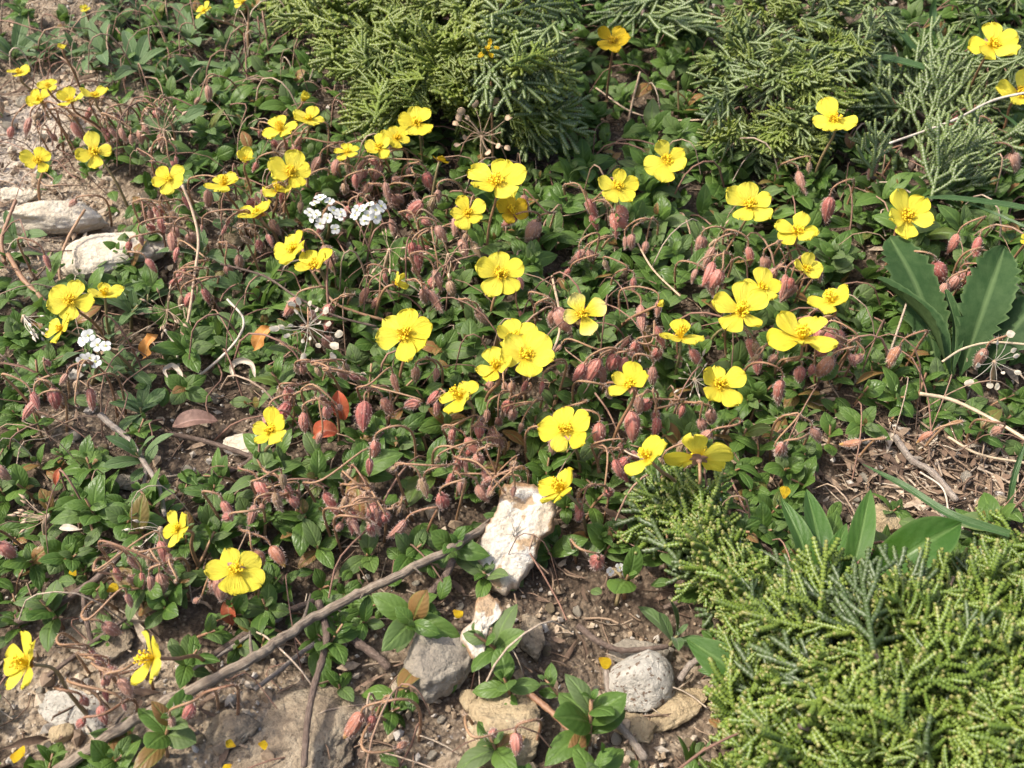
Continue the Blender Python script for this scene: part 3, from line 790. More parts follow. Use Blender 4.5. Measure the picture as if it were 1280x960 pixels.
lone((215, 534), (272, 526), 26, 0.006, 0.008, M_PURPLE, 'dead_leaf', 'purple brown pointed dead leaf lying flat on bare soil', 'leaf', n=UPN, fold=0.5)
lone((70, 608), (76, 584), 9, 0.008, 0.014, M_RED, 'dead_leaf', 'small bright red dead leaf on dark soil', 'leaf', fold=0.5)
lone((392, 545), (422, 540), 24, 0.010, 0.012, M_RED, 'dead_leaf', 'red brown curled dead leaf left of the bright green shoot', 'leaf', arch=0.4, fold=0.6)
lone((430, 525), (422, 488), 22, 0.008, 0.020, M_RED, 'dead_leaf', 'tall reddish folded dead leaf between nodding buds', 'leaf', fold=0.7)
lone((284, 748), (290, 782), 18, 0.014, 0.006, M_RED, 'dead_leaf', 'red dead leaf hanging beneath the drooping-petalled flower', 'leaf', fold=0.5)
lone((628, 782), (636, 814), 18, 0.010, 0.006, M_ORANGE, 'dead_leaf', 'orange dead leaf scrap below the big white rock', 'leaf', fold=0.4, wav=0.3)
lone((1100, 446), (1180, 452), 44, 0.003, 0.004, M_GREY, 'dead_leaf', 'olive withered leaf lying flat under the toothed leaves', 'leaf', n=UPN, fold=0.1, wav=0.2)
lone((100, 662), (74, 660), 9, 0.014, 0.014, M_PALE, 'dead_leaf', 'pale pink dry leaf at the tip of a wiry seed stalk', 'leaf', fold=0.5)
for i, (pp, w, lab) in enumerate([([(292, 474), (290, 458), (300, 450), (314, 454), (319, 472)], 8, 'curled white dry leaf arching over green shoots'),
                                  ([(212, 474), (206, 462), (216, 456), (226, 466), (228, 480)], 6, 'small curled white dry leaf beside the orange dead leaf')]):
    W3 = [at(u, v, 0.012) for u, v in pp]; P = curve(W3, 20)
    ge = strip(Geo(), P, prof(20, 0.5, 0.5, 0.5) * w / 2 * mpp(P[0]), camvec(0.2, -0.3, 0.9), 0.6, 5, wav=0.3, seed=i)
    o = as_part(ge, W3[0], 'dry_leaf', M_PALE, None); o.location = tuple(W3[0]); tag(o, lab, 'leaf')
# grass blades
def blade(pts, w, hs, label, seed=0, nx=None, mat=M_GRASS):
    hs = np.interp(np.linspace(0, 1, len(pts)), np.linspace(0, 1, len(hs)), hs)
    W3 = [at(u, v, h) for (u, v), h in zip(pts, hs)]; P = curve(W3, 26)
    ge = strip(Geo(), P, np.interp(np.linspace(0, 1, 26), [0, .2, .7, 1], [.8, 1, .8, .08]) * w / 2 * mpp(P[13]), camvec(0.1, 0.4, 0.9) if nx is None else nx, 0.5, 5, seed=seed)
    o = as_part(ge, W3[0], 'grass_blade', mat, None); o.location = tuple(W3[0]); tag(o, label, 'grass')
blade([(1262, 668), (1190, 645), (1130, 608), (1078, 580)], 12, [0.024, 0.028], 'long diagonal green grass blade over dry litter and lance leaves')
blade([(1290, 262), (1240, 254), (1190, 248), (1148, 247)], 9, [0.03, 0.03], 'level green grass blade beside the flower above the toothed leaves')
blade([(1290, 288), (1245, 268), (1205, 252)], 5, [0.026, 0.028], 'thin green grass blade slanting under the level blade')
blade([(1258, 655), (1266, 600), (1284, 545)], 9, [0.004, 0.03], 'upright green grass blade at the picture edge beside the litter')
blade([(1165, 88), (1110, 74), (1050, 64), (972, 40)], 11, [0.03, 0.03], 'broad green grass blade lying across the grey juniper')
blade([(1290, 178), (1268, 155), (1250, 140)], 6, [0.02, 0.03], 'short green grass blade under the flower at the picture edge')
blade([(1190, 95), (1175, 60), (1165, 20), (1170, -10)], 14, [0.004, 0.04], 'wide dark green grass blade between the two right junipers', 5)
blade([(1210, 90), (1225, 50), (1215, 5)], 13, [0.004, 0.045], 'wide dark green grass blade beside the corner flower', 6)
blade([(1175, 100), (1140, 60), (1110, 20)], 12, [0.004, 0.03], 'dark green grass blade leaning behind the silvery juniper', 7)
blade([(880, 75), (868, 55), (855, 45)], 20, [0.012, 0.02], 'short broad grey green blade in the dark gap between junipers', 8, mat=M_TOOTH)

# ------------------------------------------------------------------ leafy shoots
def leaf_geo(L, wid, fold, droop, seed, edge=0.35, peak=0.50, a=0.68, b=0.74, n=9, nc=5):
    t = np.linspace(0, 1, n)
    P = np.stack([t * L, np.zeros(n), -droop * L * t ** 2 + 0.06 * L * np.sin(PI * t)], -1)
    hw = prof(n, peak, a, b) * wid / 2 * 1.22
    hw[0] = wid * 0.09
    return strip(Geo(), P, hw, (0, 0, 1), fold, nc, seed=seed, edge=edge, wav=0.05)
LEAVES = [leaf_geo(0.0130, 0.0062, 0.30, 0.10, 1), leaf_geo(0.0140, 0.0058, 0.45, 0.22, 2), leaf_geo(0.0120, 0.0064, 0.2, 0.3, 3),
          leaf_geo(0.0115, 0.0052, 0.55, 0.05, 4), leaf_geo(0.0105, 0.0066, 0.25, 0.15, 5, peak=0.52), leaf_geo(0.0150, 0.0064, 0.35, 0.35, 6)]
GREYS = [leaf_geo(0.0150, 0.0040, 0.3, 0.12, 11, 0.1, 0.62), leaf_geo(0.0170, 0.0046, 0.4, 0.25, 12, 0.1, 0.66), leaf_geo(0.0125, 0.0044, 0.3, -0.1, 13, 0.1, 0.68)]
NARROW = [leaf_geo(0.026, 0.0058, 0.35, 0.15, 21, 0.1, 0.55), leaf_geo(0.029, 0.0060, 0.45, 0.3, 22, 0.1, 0.58), leaf_geo(0.022, 0.0055, 0.3, -0.1, 23, 0.1, 0.5)]
LEAF_ME = [g_.mesh('leaf', M_LEAF) for g_ in LEAVES]
GREY_ME = [g_.mesh('leaf', M_GREY) for g_ in GREYS]
NARROW_ME = [g_.mesh('leaf', M_GREY) for g_ in NARROW]

def shoot_plan(r, kind='green'):
    """list of (leaf index, matrix) and the stem curve, for a shoot standing at the origin"""
    out = []
    if kind == 'green':
        H = r.uniform(0.006, 0.024); nodes = r.integers(3, 6); nl = len(LEAVES); full = 1.0
    elif kind == 'grey':
        H = r.uniform(0.006, 0.020); nodes = r.integers(4, 6); nl = len(GREYS); full = 1.0
    else:
        H = r.uniform(0.004, 0.010); nodes = r.integers(5, 8); nl = len(NARROW); full = 1.0
    lean = r.normal(size=2) * (0.35 if kind == 'green' else 0.2)
    az0 = r.uniform(0, PI)
    top = np.array([lean[0] * H, lean[1] * H, H])
    P = curve([np.zeros(3), np.array([lean[0] * H * .3, lean[1] * H * .3, H * .55]), top], 6)
    ax = unit(top - P[-3] + 1e-6)
    Rt = mtx((0, 0, 0), z=unit(np.array([lean[0], lean[1], 1.4])))
    for i in range(nodes):
        f = i / max(1, nodes - 1)                                   # 0 low .. 1 top
        p = P[min(5, int(round((0.35 + 0.65 * f) * 5)))]
        el = (0.18 + 0.82 * f ** 1.3) * (1.2 if kind != 'narrow' else 1.15) + r.normal() * 0.12   # elevation
        sc = full * (0.72 + 0.4 * math.sin(PI * min(1, f * 0.9 + 0.15))) * (0.50 if f > 0.95 else (0.8 if f > 0.7 else 1.0)) * r.uniform(0.82, 1.15)
        for s in (0, PI):
            if f < 0.4 and r.random() < 0.22: continue
            a = az0 + i * (PI / 2 if kind == 'green' else 2.4) + s + r.normal() * 0.16
            d = np.array([math.cos(a) * math.cos(el), math.sin(a) * math.cos(el), math.sin(el)])
            up = np.array([-math.cos(a) * math.sin(el), -math.sin(a) * math.sin(el), math.cos(el)])
            roll = r.normal() * 0.25
            side = np.cross(up, d); up = unit(up * math.cos(roll) + side * math.sin(roll))
            M = mtx((0, 0, 0), x=d, z=up, s=sc * r.uniform(0.9, 1.1))
            M = Rt @ M
            M[:3, 3] = p
            out.append((int(r.integers(nl)), M))
    return out, P

PLANS = {k: [shoot_plan(np.random.default_rng(100 * j + i), k) for i in range(14)] for j, k in enumerate(('green', 'grey', 'narrow'))}
STEM_ME = {}
for k in PLANS:
    STEM_ME[k] = [tube(Geo(), P, np.linspace(0.0009, 0.0006, 6), 5).mesh('stem', M_GSTEM if k != 'green' else M_STEM) for _, P in PLANS[k]]
GEOS = {'green': LEAVES, 'grey': GREYS, 'narrow': NARROW}
MES = {'green': LEAF_ME, 'grey': GREY_ME, 'narrow': NARROW_ME}

def fore(p):
    """the shoots in front are young and small, those farther back full grown"""
    return 0.64 + 0.24 * min(1.0, max(0.0, (p[1] + 0.15) / 0.45))

def put_shoot(p, kind, i, rz, sc, name, label, cat, group, tilt=None):
    o = root(name, p, label, cat, group)
    plan, P = PLANS[kind][i]
    R4 = rotm((0, 0, 1), rz)
    if tilt is not None: R4 = rotm((tilt[0], tilt[1], 0), tilt[2]) @ R4
    R4[:3, :3] *= sc
    link('stem', STEM_ME[kind][i], o, R4)
    for li, M in plan:
        link('leaf', MES[kind][li], o, R4 @ M)
    return o

# junipers' outlines (photo pixels) keep other plants from growing through them
def inpoly(u, v, poly):
    c = False; j = len(poly) - 1
    for i in range(len(poly)):
        (x1, y1), (x2, y2) = poly[i], poly[j]
        if (y1 > v) != (y2 > v) and u < (x2 - x1) * (v - y1) / (y2 - y1) + x1: c = not c
        j = i
    return c
J_LOW = [(808, 612), (846, 612), (905, 676), (960, 735), (1050, 752), (1110, 750), (1200, 745), (1240, 705), (1310, 680), (1310, 1000), (925, 1000), (945, 900), (905, 815), (915, 760), (868, 700)]
J_TOP = [(365, 30), (350, -30), (700, -30), (690, 60), (685, 100), (690, 150), (610, 165), (520, 135), (470, 150), (440, 110), (400, 60)]
J_GREY = [(890, 60), (930, -10), (1130, -20), (1110, 60), (1060, 110), (1040, 180), (960, 200), (900, 190)]
J_SILV = [(1060, 170), (1100, 120), (1170, 90), (1235, 100), (1250, 170), (1210, 230), (1110, 240)]
J_CORN = [(1215, 10), (1240, -30), (1310, -30), (1310, 90), (1250, 100)]

items = []; rest = Geo()
cands = []
r = np.random.default_rng(5)
# dart throwing over the ground in view and a little beyond
pts = []
cell = {}
tries = 0
while tries < 70000:
    tries += 1
    x, y = r.uniform(-0.36, 0.36), r.uniform(-0.21, 0.48)
    if abs(x) > 0.22 + 0.30 * (y + 0.2) * 0.9: continue
    b = float(bare(x, y))
    dens = max(0.02, 1 - 1.15 * b)
    if r.random() > dens: continue
    md = 0.0076 / math.sqrt(dens)
    ok = True
    ci, cj = int(x // 0.03), int(y // 0.03)
    for a in (-1, 0, 1):
        for c in (-1, 0, 1):
            for q in cell.get((ci + a, cj + c), ()):
                if (q[0] - x) ** 2 + (q[1] - y) ** 2 < md * md: ok = False
    if not ok: continue
    cell.setdefault((ci, cj), []).append((x, y))
    pts.append((x, y))
green = []
for x, y in pts:
    p = np.array([x, y, terr(x, y)])
    u, v = pix(p + np.array([0, 0, 0.012]))
    if any(inpoly(u, v, J) for J in (J_LOW, J_TOP, J_GREY, J_SILV)): continue
    green.append((u, v, p))
# leaf shoots placed where the photograph shows distinct ones
NAMED = [(530, 835, 'green', 1.35, 'bright upright green shoot growing before the lumpy grey stone'), (520, 770, 'green', 1.1, 'dark green shoot just above the lumpy grey stone'),
         (640, 828, 'green', 1.1, 'dark glossy shoot standing over the small white fragment'), (690, 690, 'green', 1.3, 'pointed green shoot at the lower corner of the big white rock'),
         (612, 722, 'green', 0.9, 'green shoot crossing the tip of the big white rock'), (735, 925, 'green', 1.45, 'large dark green leaves lying between tan stone and sand'),
         (625, 945, 'green', 1.0, 'round leaved shoot trailing over the rounded tan stone'), (640, 870, 'green', 1.1, 'dark shoot at the top of the rounded tan stone'),
         (780, 735, 'green', 1.3, 'light green shoot with spread narrow leaves above the bare hollow'), (560, 690, 'green', 1.0, 'paired green leaves leaning on the long stick by the white rock'),
         (460, 690, 'green', 1.25, 'broad leaved green shoot above the middle of the long stick'), (210, 935, 'green', 1.1, 'green shoot in the sand beneath the long stick'),
         (80, 775, 'green', 1.1, 'dark green shoot behind the leftmost sideways flower'), (545, 590, 'green', 1.2, 'toothed looking light green shoot beside the single drooping pink bud'),
         (460, 600, 'green', 1.3, 'bright green shoot with long folded leaves among nodding buds'), (835, 800, 'grey', 1.2, 'greyish shoot hanging over the brown grey stone'),
         (710, 880, 'green', 0.9, 'round dark leaf shoot on sand beside the rounded tan stone')]
taken = []
for u, v, k, sc, lab in NAMED:
    p = at(u, v + 12, 0.0)
    put_shoot(p, k, int(r.integers(14)), r.uniform(0, 6.28), sc * 0.74, 'leafy_shoot', lab, 'plant', None)
    taken.append(p[:2])
GREY_AT = [(165, 405), (188, 400), (150, 440), (165, 465), (290, 300), (300, 340), (255, 340), (190, 150), (230, 175), (310, 375), (120, 470), (30, 300), (275, 260), (180, 520), (340, 300), (190, 590)]
grey = [(u, v, at(u, v + 8, 0.0)) for u, v in GREY_AT]
NARROW_AT = [(110, 45), (150, 35), (95, 75), (185, 25), (135, 70), (60, 70), (20, 75), (215, 100), (170, 90), (240, 55), (150, 5), (205, 5), (280, 60), (250, 110), (300, 95), (350, 40)]
narrow = [(u, v, at(u, v + 8, 0.0)) for u, v in NARROW_AT]
far_enough = lambda p: all((p[0] - q[0]) ** 2 + (p[1] - q[1]) ** 2 > 0.013 ** 2 for q in taken)
avoid = [q[2] for q in grey + narrow]
green = [e for e in green if far_enough(e[2]) and all((e[2][0] - q[0]) ** 2 + (e[2][1] - q[1]) ** 2 > 0.010 ** 2 for q in avoid)]
inview = [e for e in green if -10 < e[0] < 1290 and -10 < e[1] < 985]
near = sorted(inview, key=lambda e: e[2][1])[:280]
nearset = set(id(e) for e in near)
shoots = []
for e in green:
    u, v, p = e
    b = float(bare(p[0], p[1]))
    sc = r.uniform(0.72, 1.18) * (0.85 if b > 0.4 else 1.0) * (0.92 if u < 330 else 1.0) * fore(p)
    i = int(r.integers(14)); rz = r.uniform(0, 6.28)
    tilt = (r.normal(), r.normal(), r.normal() * 0.25)
    lift = r.uniform(0, 0.008)
    if id(e) in nearset:
        o = put_shoot(p, 'green', i, rz, sc, 'leafy_shoot', None, 'plant', 'glossy green shoots of the flowering mat', tilt)
        shoots.append((o, u, v))
    else:
        R4 = rotm((tilt[0], tilt[1], 0), tilt[2]) @ rotm((0, 0, 1), rz); R4[:3, :3] *= sc
        B4 = moved(p) @ R4
        for li, M in PLANS['green'][i][0]:
            rest.put(LEAVES[li], B4 @ M, r.random())
place_words(shoots, 'glossy green leafy shoot')
gs = []
for u, v, p in grey:
    o = put_shoot(p, 'grey', int(r.integers(14)), r.uniform(0, 6.28), r.uniform(0.7, 0.95), 'grey_green_shoot', None, 'plant', 'matt grey-green shoots on the stony side')
    gs.append((o, u, v))
place_words(gs, 'matt grey-green leafy shoot')
ns_ = []
for u, v, p in narrow:
    o = put_shoot(p, 'narrow', int(r.integers(14)), r.uniform(0, 6.28), r.uniform(0.62, 0.85), 'narrow_leaf_rosette', None, 'plant', 'grey-green rosettes along the far stony edge')
    ns_.append((o, u, v))
place_words(ns_, 'rosette of narrow grey-green leaves')
# low leaves between the shoots
for _ in range(4600):
    x, y = r.uniform(-0.36, 0.36), r.uniform(-0.21, 0.5)
    if abs(x) > 0.22 + 0.27 * (y + 0.2): continue
    b = float(bare(x, y))
    if r.random() < b * 1.05: continue
    a = r.uniform(0, 6.28); el = r.normal() * 0.35 + 0.15
    d = np.array([math.cos(a) * math.cos(el), math.sin(a) * math.cos(el), math.sin(el)])
    up = np.array([-math.cos(a) * math.sin(el), -math.sin(a) * math.sin(el), math.cos(el)]) + r.normal(size=3) * 0.2
    rest.put(LEAVES[int(r.integers(6))], mtx((x, y, terr(x, y) + r.uniform(0.001, 0.010)), x=d, z=up, s=r.uniform(0.35, 0.75)), r.random())
tag(link('ground_cover_leaves', rest.mesh('ground_cover_leaves', M_LEAF)), 'dense low mat of small glossy green leaves', 'ground cover', kind='stuff')

# ------------------------------------------------------------------ yellow flowers
def petal_geo(seed, notch=0.06, wide=0.50, narrow=False):
    r = np.random.default_rng(seed); n, c = 13, 9
    t = (1 - (1 - np.linspace(0, 1, n)) ** 1.7)[:, None]; s = np.linspace(-1, 1, c)[None]
    hw = np.interp(t, [0, .12, .35, .55, .68], [.08, .15, .295, .395, .43]) * np.sqrt(np.maximum(0.004, 1 - (np.maximum(0, t - .66) / .345) ** 2)) * wide / 0.5
    if narrow: hw = hw * 0.5
    tipcurve = 1 - 0.03 * np.abs(s) ** 2.4 - notch * np.exp(-(s * 5) ** 2) + 0.025 * np.sin(s * 7 + r.uniform(0, 6))
    Lx = t * (tipcurve * t + (1 - t))
    ph = r.uniform(0, 6.28, 5)
    Xp = 0.05 + 0.95 * Lx; Yp = hw * s * (1 + 0.03 * np.sin(t * 8 + ph[4]))
    Zp = (0.10 * t ** 2 + 0.035 * np.sin(s * 5 + ph[0]) * t ** 1.5 + 0.045 * np.sin(s * 9 + ph[1] + t * 4) * t ** 2 + 0.11 * (s ** 2) * t * r.uniform(-0.4, 1.1)
          + 0.05 * np.sin(t * 5 + ph[2]) * t - 0.10 * t ** 4 * r.uniform(-0.2, 1.0))
    V = np.stack([Xp * np.ones_like(s), Yp * np.ones_like(t), Zp], -1)
    tc = np.zeros((n, c, 3)); tc[..., 0] = t; tc[..., 1] = s
    return Geo().add(V.reshape(-1, 3), grid_quads(n, c), None, tc.reshape(-1, 3))
PETALS = [petal_geo(i, 0.03 + 0.03 * (i % 4), 0.46 + 0.03 * (i % 3)) for i in range(9)] + [petal_geo(50 + i, 0.02, 0.5, True) for i in range(2)]
PETAL_ME = [g_.mesh('petal', M_PETAL) for g_ in PETALS]
PALE_ME = [g_.mesh('petal', M_PETAL_PALE) for g_ in PETALS]
OLD_SHADED_ME = [g_.mesh('petal', M_PETAL_OLD_SHADED) for g_ in PETALS]

def blob(g, p, rad, m=0, elong=1.0, axis=(0, 0, 1)):
    z = unit(axis); M = mtx(p, z=z)
    V = np.array([[1, 0, 0], [0, 1, 0], [-1, 0, 0], [0, -1, 0], [0, 0, elong], [0, 0, -elong]], float) * rad
    V = V @ M[:3, :3].T + M[:3, 3]
    g.add(V, None, [(0, 1, 4), (1, 2, 4), (2, 3, 4), (3, 0, 4), (1, 0, 5), (2, 1, 5), (3, 2, 5), (0, 3, 5)], None, m)

def stamen_geo(seed, tall=1.0):
    r = np.random.default_rng(seed); g = Geo()
    for i in range(34):
        a = r.uniform(0, 6.28); q = math.sqrt(r.random()) * 0.27
        h = (0.19 + 0.13 * r.random()) * tall * (1 - 0.5 * (q / 0.27) ** 2 * r.random())
        tip = np.array([math.cos(a) * q, math.sin(a) * q, h]); b = np.array([math.cos(a) * q * .28, math.sin(a) * q * .28, 0.0])
        P = curve([b, (b + tip) / 2 + np.array([0, 0, .02]), tip], 4)
        tube(g, P, 0.010, 3, cap=False)
        blob(g, tip, 0.042 * r.uniform(0.8, 1.2), 0, 1.3, r.normal(size=3))
    tube(g, np.array([[0, 0, 0], [0, 0, .2 * tall], [0, 0, .34 * tall]]), np.array([0.05, 0.03, 0.03]), 6)
    return g
STAMEN_ME = [stamen_geo(1).mesh('stamens', M_ANTHER), stamen_geo(2).mesh('stamens', M_ANTHER), stamen_geo(3, 1.6).mesh('stamens', M_ANTHER), stamen_geo(4, 1.8).mesh('stamens', M_ANTHER)]
def calyx_geo(seed):
    g = Geo(); r = np.random.default_rng(seed)
    for i in range(5):
        a = i * 2 * PI / 5 + r.normal() * .1; L = 0.42 if i % 2 else 0.3
        n = 7; t = np.linspace(0, 1, n)
        d = np.array([math.cos(a), math.sin(a), 0])
        P = np.outer(t * L, d) + np.outer(-0.10 + 0.02 * np.sin(t * PI) + 0.02 * t, [0, 0, 1])
        strip(g, P, prof(n, 0.45, 0.6, 0.9) * 0.13, (0, 0, -1), -0.3, 5, seed=i)
    tube(g, np.array([[0, 0, -0.2], [0, 0, -0.12], [0, 0, -0.05]]), np.array([0.05, 0.09, 0.10]), 7)
    return g
CALYX_ME = [calyx_geo(1).mesh('calyx', M_CALYX), calyx_geo(2).mesh('calyx', M_CALYX)]

FLOWER_POS = []
def flower(u, v, w, n, label, h=0.034, open_=8, np_=5, mat='y', skip=(), tall=False, seed=None, droop=0.0, narrow=False, group='yellow rockrose flowers of the mat'):
    P = at(u, v, h); R = w * mpp(P) / 2 * (1.12 if u < 420 and v < 290 else 1.01)
    r = np.random.default_rng(int(u * 7 + v * 13) if seed is None else seed)
    nv = camvec(*n)
    base = P + np.array([-nv[0] * 0.012 + r.normal() * 0.005, -nv[1] * 0.012 + r.normal() * 0.005 + 0.006, 0])
    base[2] = terr(base[0], base[1])
    o = root('yellow_flower', base, label, 'flower', group)
    F = mtx(P - base, x=camvec(1, 0.1, 0) + r.normal(size=3) * 0.3, z=nv, s=R)
    rot0 = r.uniform(0, 6.28)
    me = {'y': PETAL_ME, 'p': PALE_ME, 'o': OLD_SHADED_ME}[mat]  # o: darker petals, shade put into the colour of shaded flowers
    for i in range(np_):
        if i in skip: continue
        a = rot0 + i * 2 * PI / np_ + r.normal() * 0.10
        op = math.radians(open_ + r.normal() * 9 + droop * math.sin(a))
        M = rotm((0, 0, 1), a) @ rotm((0, 1, 0), -op) @ rotm((1, 0, 0), r.normal() * 0.12)
        sc = r.uniform(0.84, 1.10)
        M[:3, :3] *= np.array([sc, sc * r.uniform(0.9, 1.08), 1.0])[None]
        M[2, 3] += 0.012 * (i % 2)
        link('petal', me[9 + int(r.integers(2))] if narrow else me[int(r.integers(9))], o, F @ M)
    tag(link('stamens', STAMEN_ME[(2 if tall else 0) + int(r.integers(2))], o, F @ rotm((0, 0, 1), r.uniform(0, 6.28))), kind='stuff')
    link('calyx', CALYX_ME[int(r.integers(2))], o, F @ rotm((0, 0, 1), r.uniform(0, 6.28)))
    q = P - base - nv * R * 0.16
    C = curve([np.zeros(3), np.array([q[0] * .25, q[1] * .25, q[2] * .5]), q - nv * R * 0.7, q], 14)
    C = relax(C, 3)
    link('stem', tube(Geo(), C, np.linspace(0.00066, 0.0005, 14), 6).mesh('stem', M_STEM if r.random() < .6 else M_GSTEM), o)
    FLOWER_POS.append((u, v))
    return o

FR = (0, .25, .95)
flower(48, 201, 38, FR, 'round yellow flower above the cream stone at the left edge')
flower(119, 190, 44, (.05, .2, .95), 'yellow flower with four broad petals above the narrow slab', np_=4)
flower(24, 91, 28, (0, .8, .6), 'small yellow flower seen edge on, topmost by the bare sandy edge')
flower(60, 108, 24, (.1, .6, .75), 'small yellow flower, upper of two overlapping by the bare sand', h=0.04)
flower(50, 125, 32, (-.2, .4, .9), 'small yellow flower, lower of two overlapping by the bare sand')
flower(89, 127, 34, (-.1, .72, .68), 'small tilted yellow flower, nearer the sand of a level pair', open_=14)
flower(119, 120, 34, (.1, .72, .68), 'small tilted yellow flower, farther from sand of a level pair', open_=14)
flower(255, 14, 24, (-.3, .5, .8), 'small yellow flower above the narrow grey-green rosettes')
flower(304, 3, 24, (-.5, .6, .6), 'small yellow flower cut off at the top edge', open_=20)
flower(106, 11, 12, (0, .5, .8), 'tiny far yellow flower in the grey-green rosettes', h=.02)
flower(78, 62, 14, (0, .7, .7), 'tiny half closed yellow flower below the grey-green rosettes', open_=45)
flower(211, 224, 40, (-.1, .3, .95), 'yellow flower alone above the pinkish dry tangle')
flower(281, 231, 42, (-.1, .72, .68), 'yellow flower tilted back, first in the tangled row', tall=True)
flower(307, 201, 30, (.3, .6, .7), 'half closed yellow flower above the tangled flower row', open_=40)
flower(323, 268, 50, (-.35, .65, .65), 'yellow flower leaning, lowest of the tangled row')
flower(346, 239, 38, (.1, .85, .45), 'yellow flower seen edge on, middle of the tangled row', tall=True)
flower(363, 217, 52, (.3, .4, .85), 'yellow flower with ragged spread petals crossed by a bud', open_=14)
flower(379, 126, 22, (.4, .5, .6), 'small upright half closed yellow flower left of the upper juniper', open_=55)
flower(351, 163, 42, (-.2, .72, .62), 'yellow flower edge on, lower of the group left of upper juniper', tall=True)
flower(386, 150, 40, (.15, .7, .68), 'yellow flower edge on, upper of the group left of upper juniper')
flower(434, 190, 36, (0, .6, .8), 'yellow flower standing just left of the flower row below juniper', open_=-8)
flower(474, 185, 45, (-.15, .35, .9), 'yellow flower, first of the row below the upper juniper')
flower(496, 173, 40, (.2, .5, .8), 'yellow flower squeezed in the middle of the row below juniper', h=.030)
flower(521, 154, 47, (-.1, .4, .9), 'yellow flower, topmost of the row below the upper juniper', h=.038)
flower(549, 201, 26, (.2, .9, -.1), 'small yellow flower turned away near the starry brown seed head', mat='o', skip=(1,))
flower(620, 228, 76, (0, .5, .85), 'large yellow flower on top of the group of three', h=.044)
flower(585, 267, 47, (-.1, .25, .95), 'smaller yellow flower, left in the group of three')
flower(639, 263, 46, (.3, .3, .85), 'shaded yellow flower beneath the large one in the group of three', h=.028, mat='o')  # shade from the large flower painted into the petal colour
flower(626, 343, 67, (0, .25, .95), 'yellow flower with five wide petals squarely facing up, alone at the centre')
flower(367, 311, 56, (-.5, .45, .72), 'yellow flower leaning left below the white flower clusters', open_=5)
flower(394, 333, 58, (-.35, .55, .7), 'yellow flower with petals missing, below the white flower clusters', skip=(1,), open_=14)
flower(494, 355, 38, (.8, .3, .3), 'half closed yellow flower turned sideways below the dry green seed stalk', open_=50, skip=(2,))
flower(507, 419, 74, (-.1, .35, .9), 'big yellow flower with six overlapping petals near the round seed head', np_=6, h=.038)
flower(643, 424, 62, (0, .75, .65), 'yellow flower tilted back, highest of the heaped trio', h=.034)
flower(657, 445, 72, (.1, .5, .85), 'wide yellow flower facing up, middle of the heaped trio', h=.042)
flower(620, 460, 60, (-.2, .72, .68), 'yellow flower seen edge on, lowest of the heaped trio', h=.040, tall=True)
flower(577, 496, 62, (-.6, .6, .5), 'yellow flower leaning left over thin bent stems below the trio', tall=True)
flower(707, 538, 66, (-.3, .55, .8), 'yellow flower with jagged petals above the big white rock', open_=4)
flower(704, 612, 70, (-.6, .62, .4), 'yellow flower in side view touching the big white rock', tall=True, h=.032, open_=12)
flower(339, 538, 56, (-.3, .4, .85), 'yellow flower partly hidden behind a red bud')
flower(223, 661, 54, (-.6, .3, .7), 'lone yellow flower at the end of the thin grey twig')
flower(295, 712, 72, (.2, .5, .8), 'yellow flower with hanging lower petals above the long stick', open_=-12, droop=-14)
flower(36, 830, 78, (-.72, .30, .55), 'yellow flower in side view, leftmost above the grey corner rock', tall=True, open_=4)
flower(192, 823, 80, (-.78, .15, .55), 'yellow flower in side view with round hanging petal beside the stick', tall=True, open_=14, skip=(2,))
flower(88, 377, 60, (.1, .35, .9), 'yellow flower, largest of three stacked by the reddish stems', h=.038)
flower(131, 369, 46, (.1, .8, .5), 'yellow flower edge on beside the stacked flowers', tall=True)
flower(77, 411, 50, (-.6, .3, .55), 'yellow flower hanging under the largest of the stacked three', open_=4)
flower(728, 393, 58, (-.2, .2, .95), 'yellow flower with whitish petal edges and four petals', mat='p', np_=4)
flower(851, 422, 60, (0, .9, .35), 'yellow flower seen edge on with a tall stamen tuft', tall=True)
flower(927, 389, 76, (0, .4, .9), 'large yellow flower, front one of two overlapping', h=.042)
flower(951, 361, 56, (.1, .5, .85), 'yellow flower, rear one of two overlapping', h=.034)
flower(1003, 423, 84, (-.1, .7, .65), 'widest yellow flower with uneven petals tilted back', tall=True, h=.040)
flower(1040, 377, 58, (-.35, .7, .6), 'yellow flower with narrow folded petals above the widest one', tall=True)
flower(1007, 338, 44, (.2, .5, .8), 'crumpled small yellow flower behind a fuzzy bud', open_=30)
flower(997, 290, 58, (-.1, .55, .8), 'yellow flower with thin dark stem across its top petal')
flower(937, 257, 64, (-.1, .4, .9), 'yellow flower just below the grey juniper')
flower(1133, 272, 70, (.1, .3, .95), 'round yellow flower above the large toothed leaves')
flower(834, 201, 56, (.0, .25, .95), 'yellow flower nearest below the dark gap between junipers')
flower(772, 234, 54, (.05, .45, .9), 'yellow flower beside red buds under the dark gap')
flower(766, 51, 44, (-.1, .35, .9), 'shaded deep yellow flower between the upper and grey junipers', mat='o', h=.052)  # darker petals stand in for shade
flower(1044, 150, 62, (-.2, .5, .8), 'yellow flower with four separate petals between the right junipers', np_=5, skip=(3,), open_=10, h=.048)
flower(1241, 57, 66, (.0, .35, .9), 'yellow flower in the top corner behind juniper sprigs', h=.058)
flower(1275, 118, 58, (.1, .35, .9), 'yellow flower cut off by the right edge above white straw', h=.036)
flower(899, 482, 70, (.15, .5, .8), 'yellow flower with upright petals and a leaf before it', h=.036, open_=16)
flower(788, 482, 58, (-.3, .6, .7), 'yellow flower half open, among arching bud stalks', skip=(3,), open_=20, h=.04)
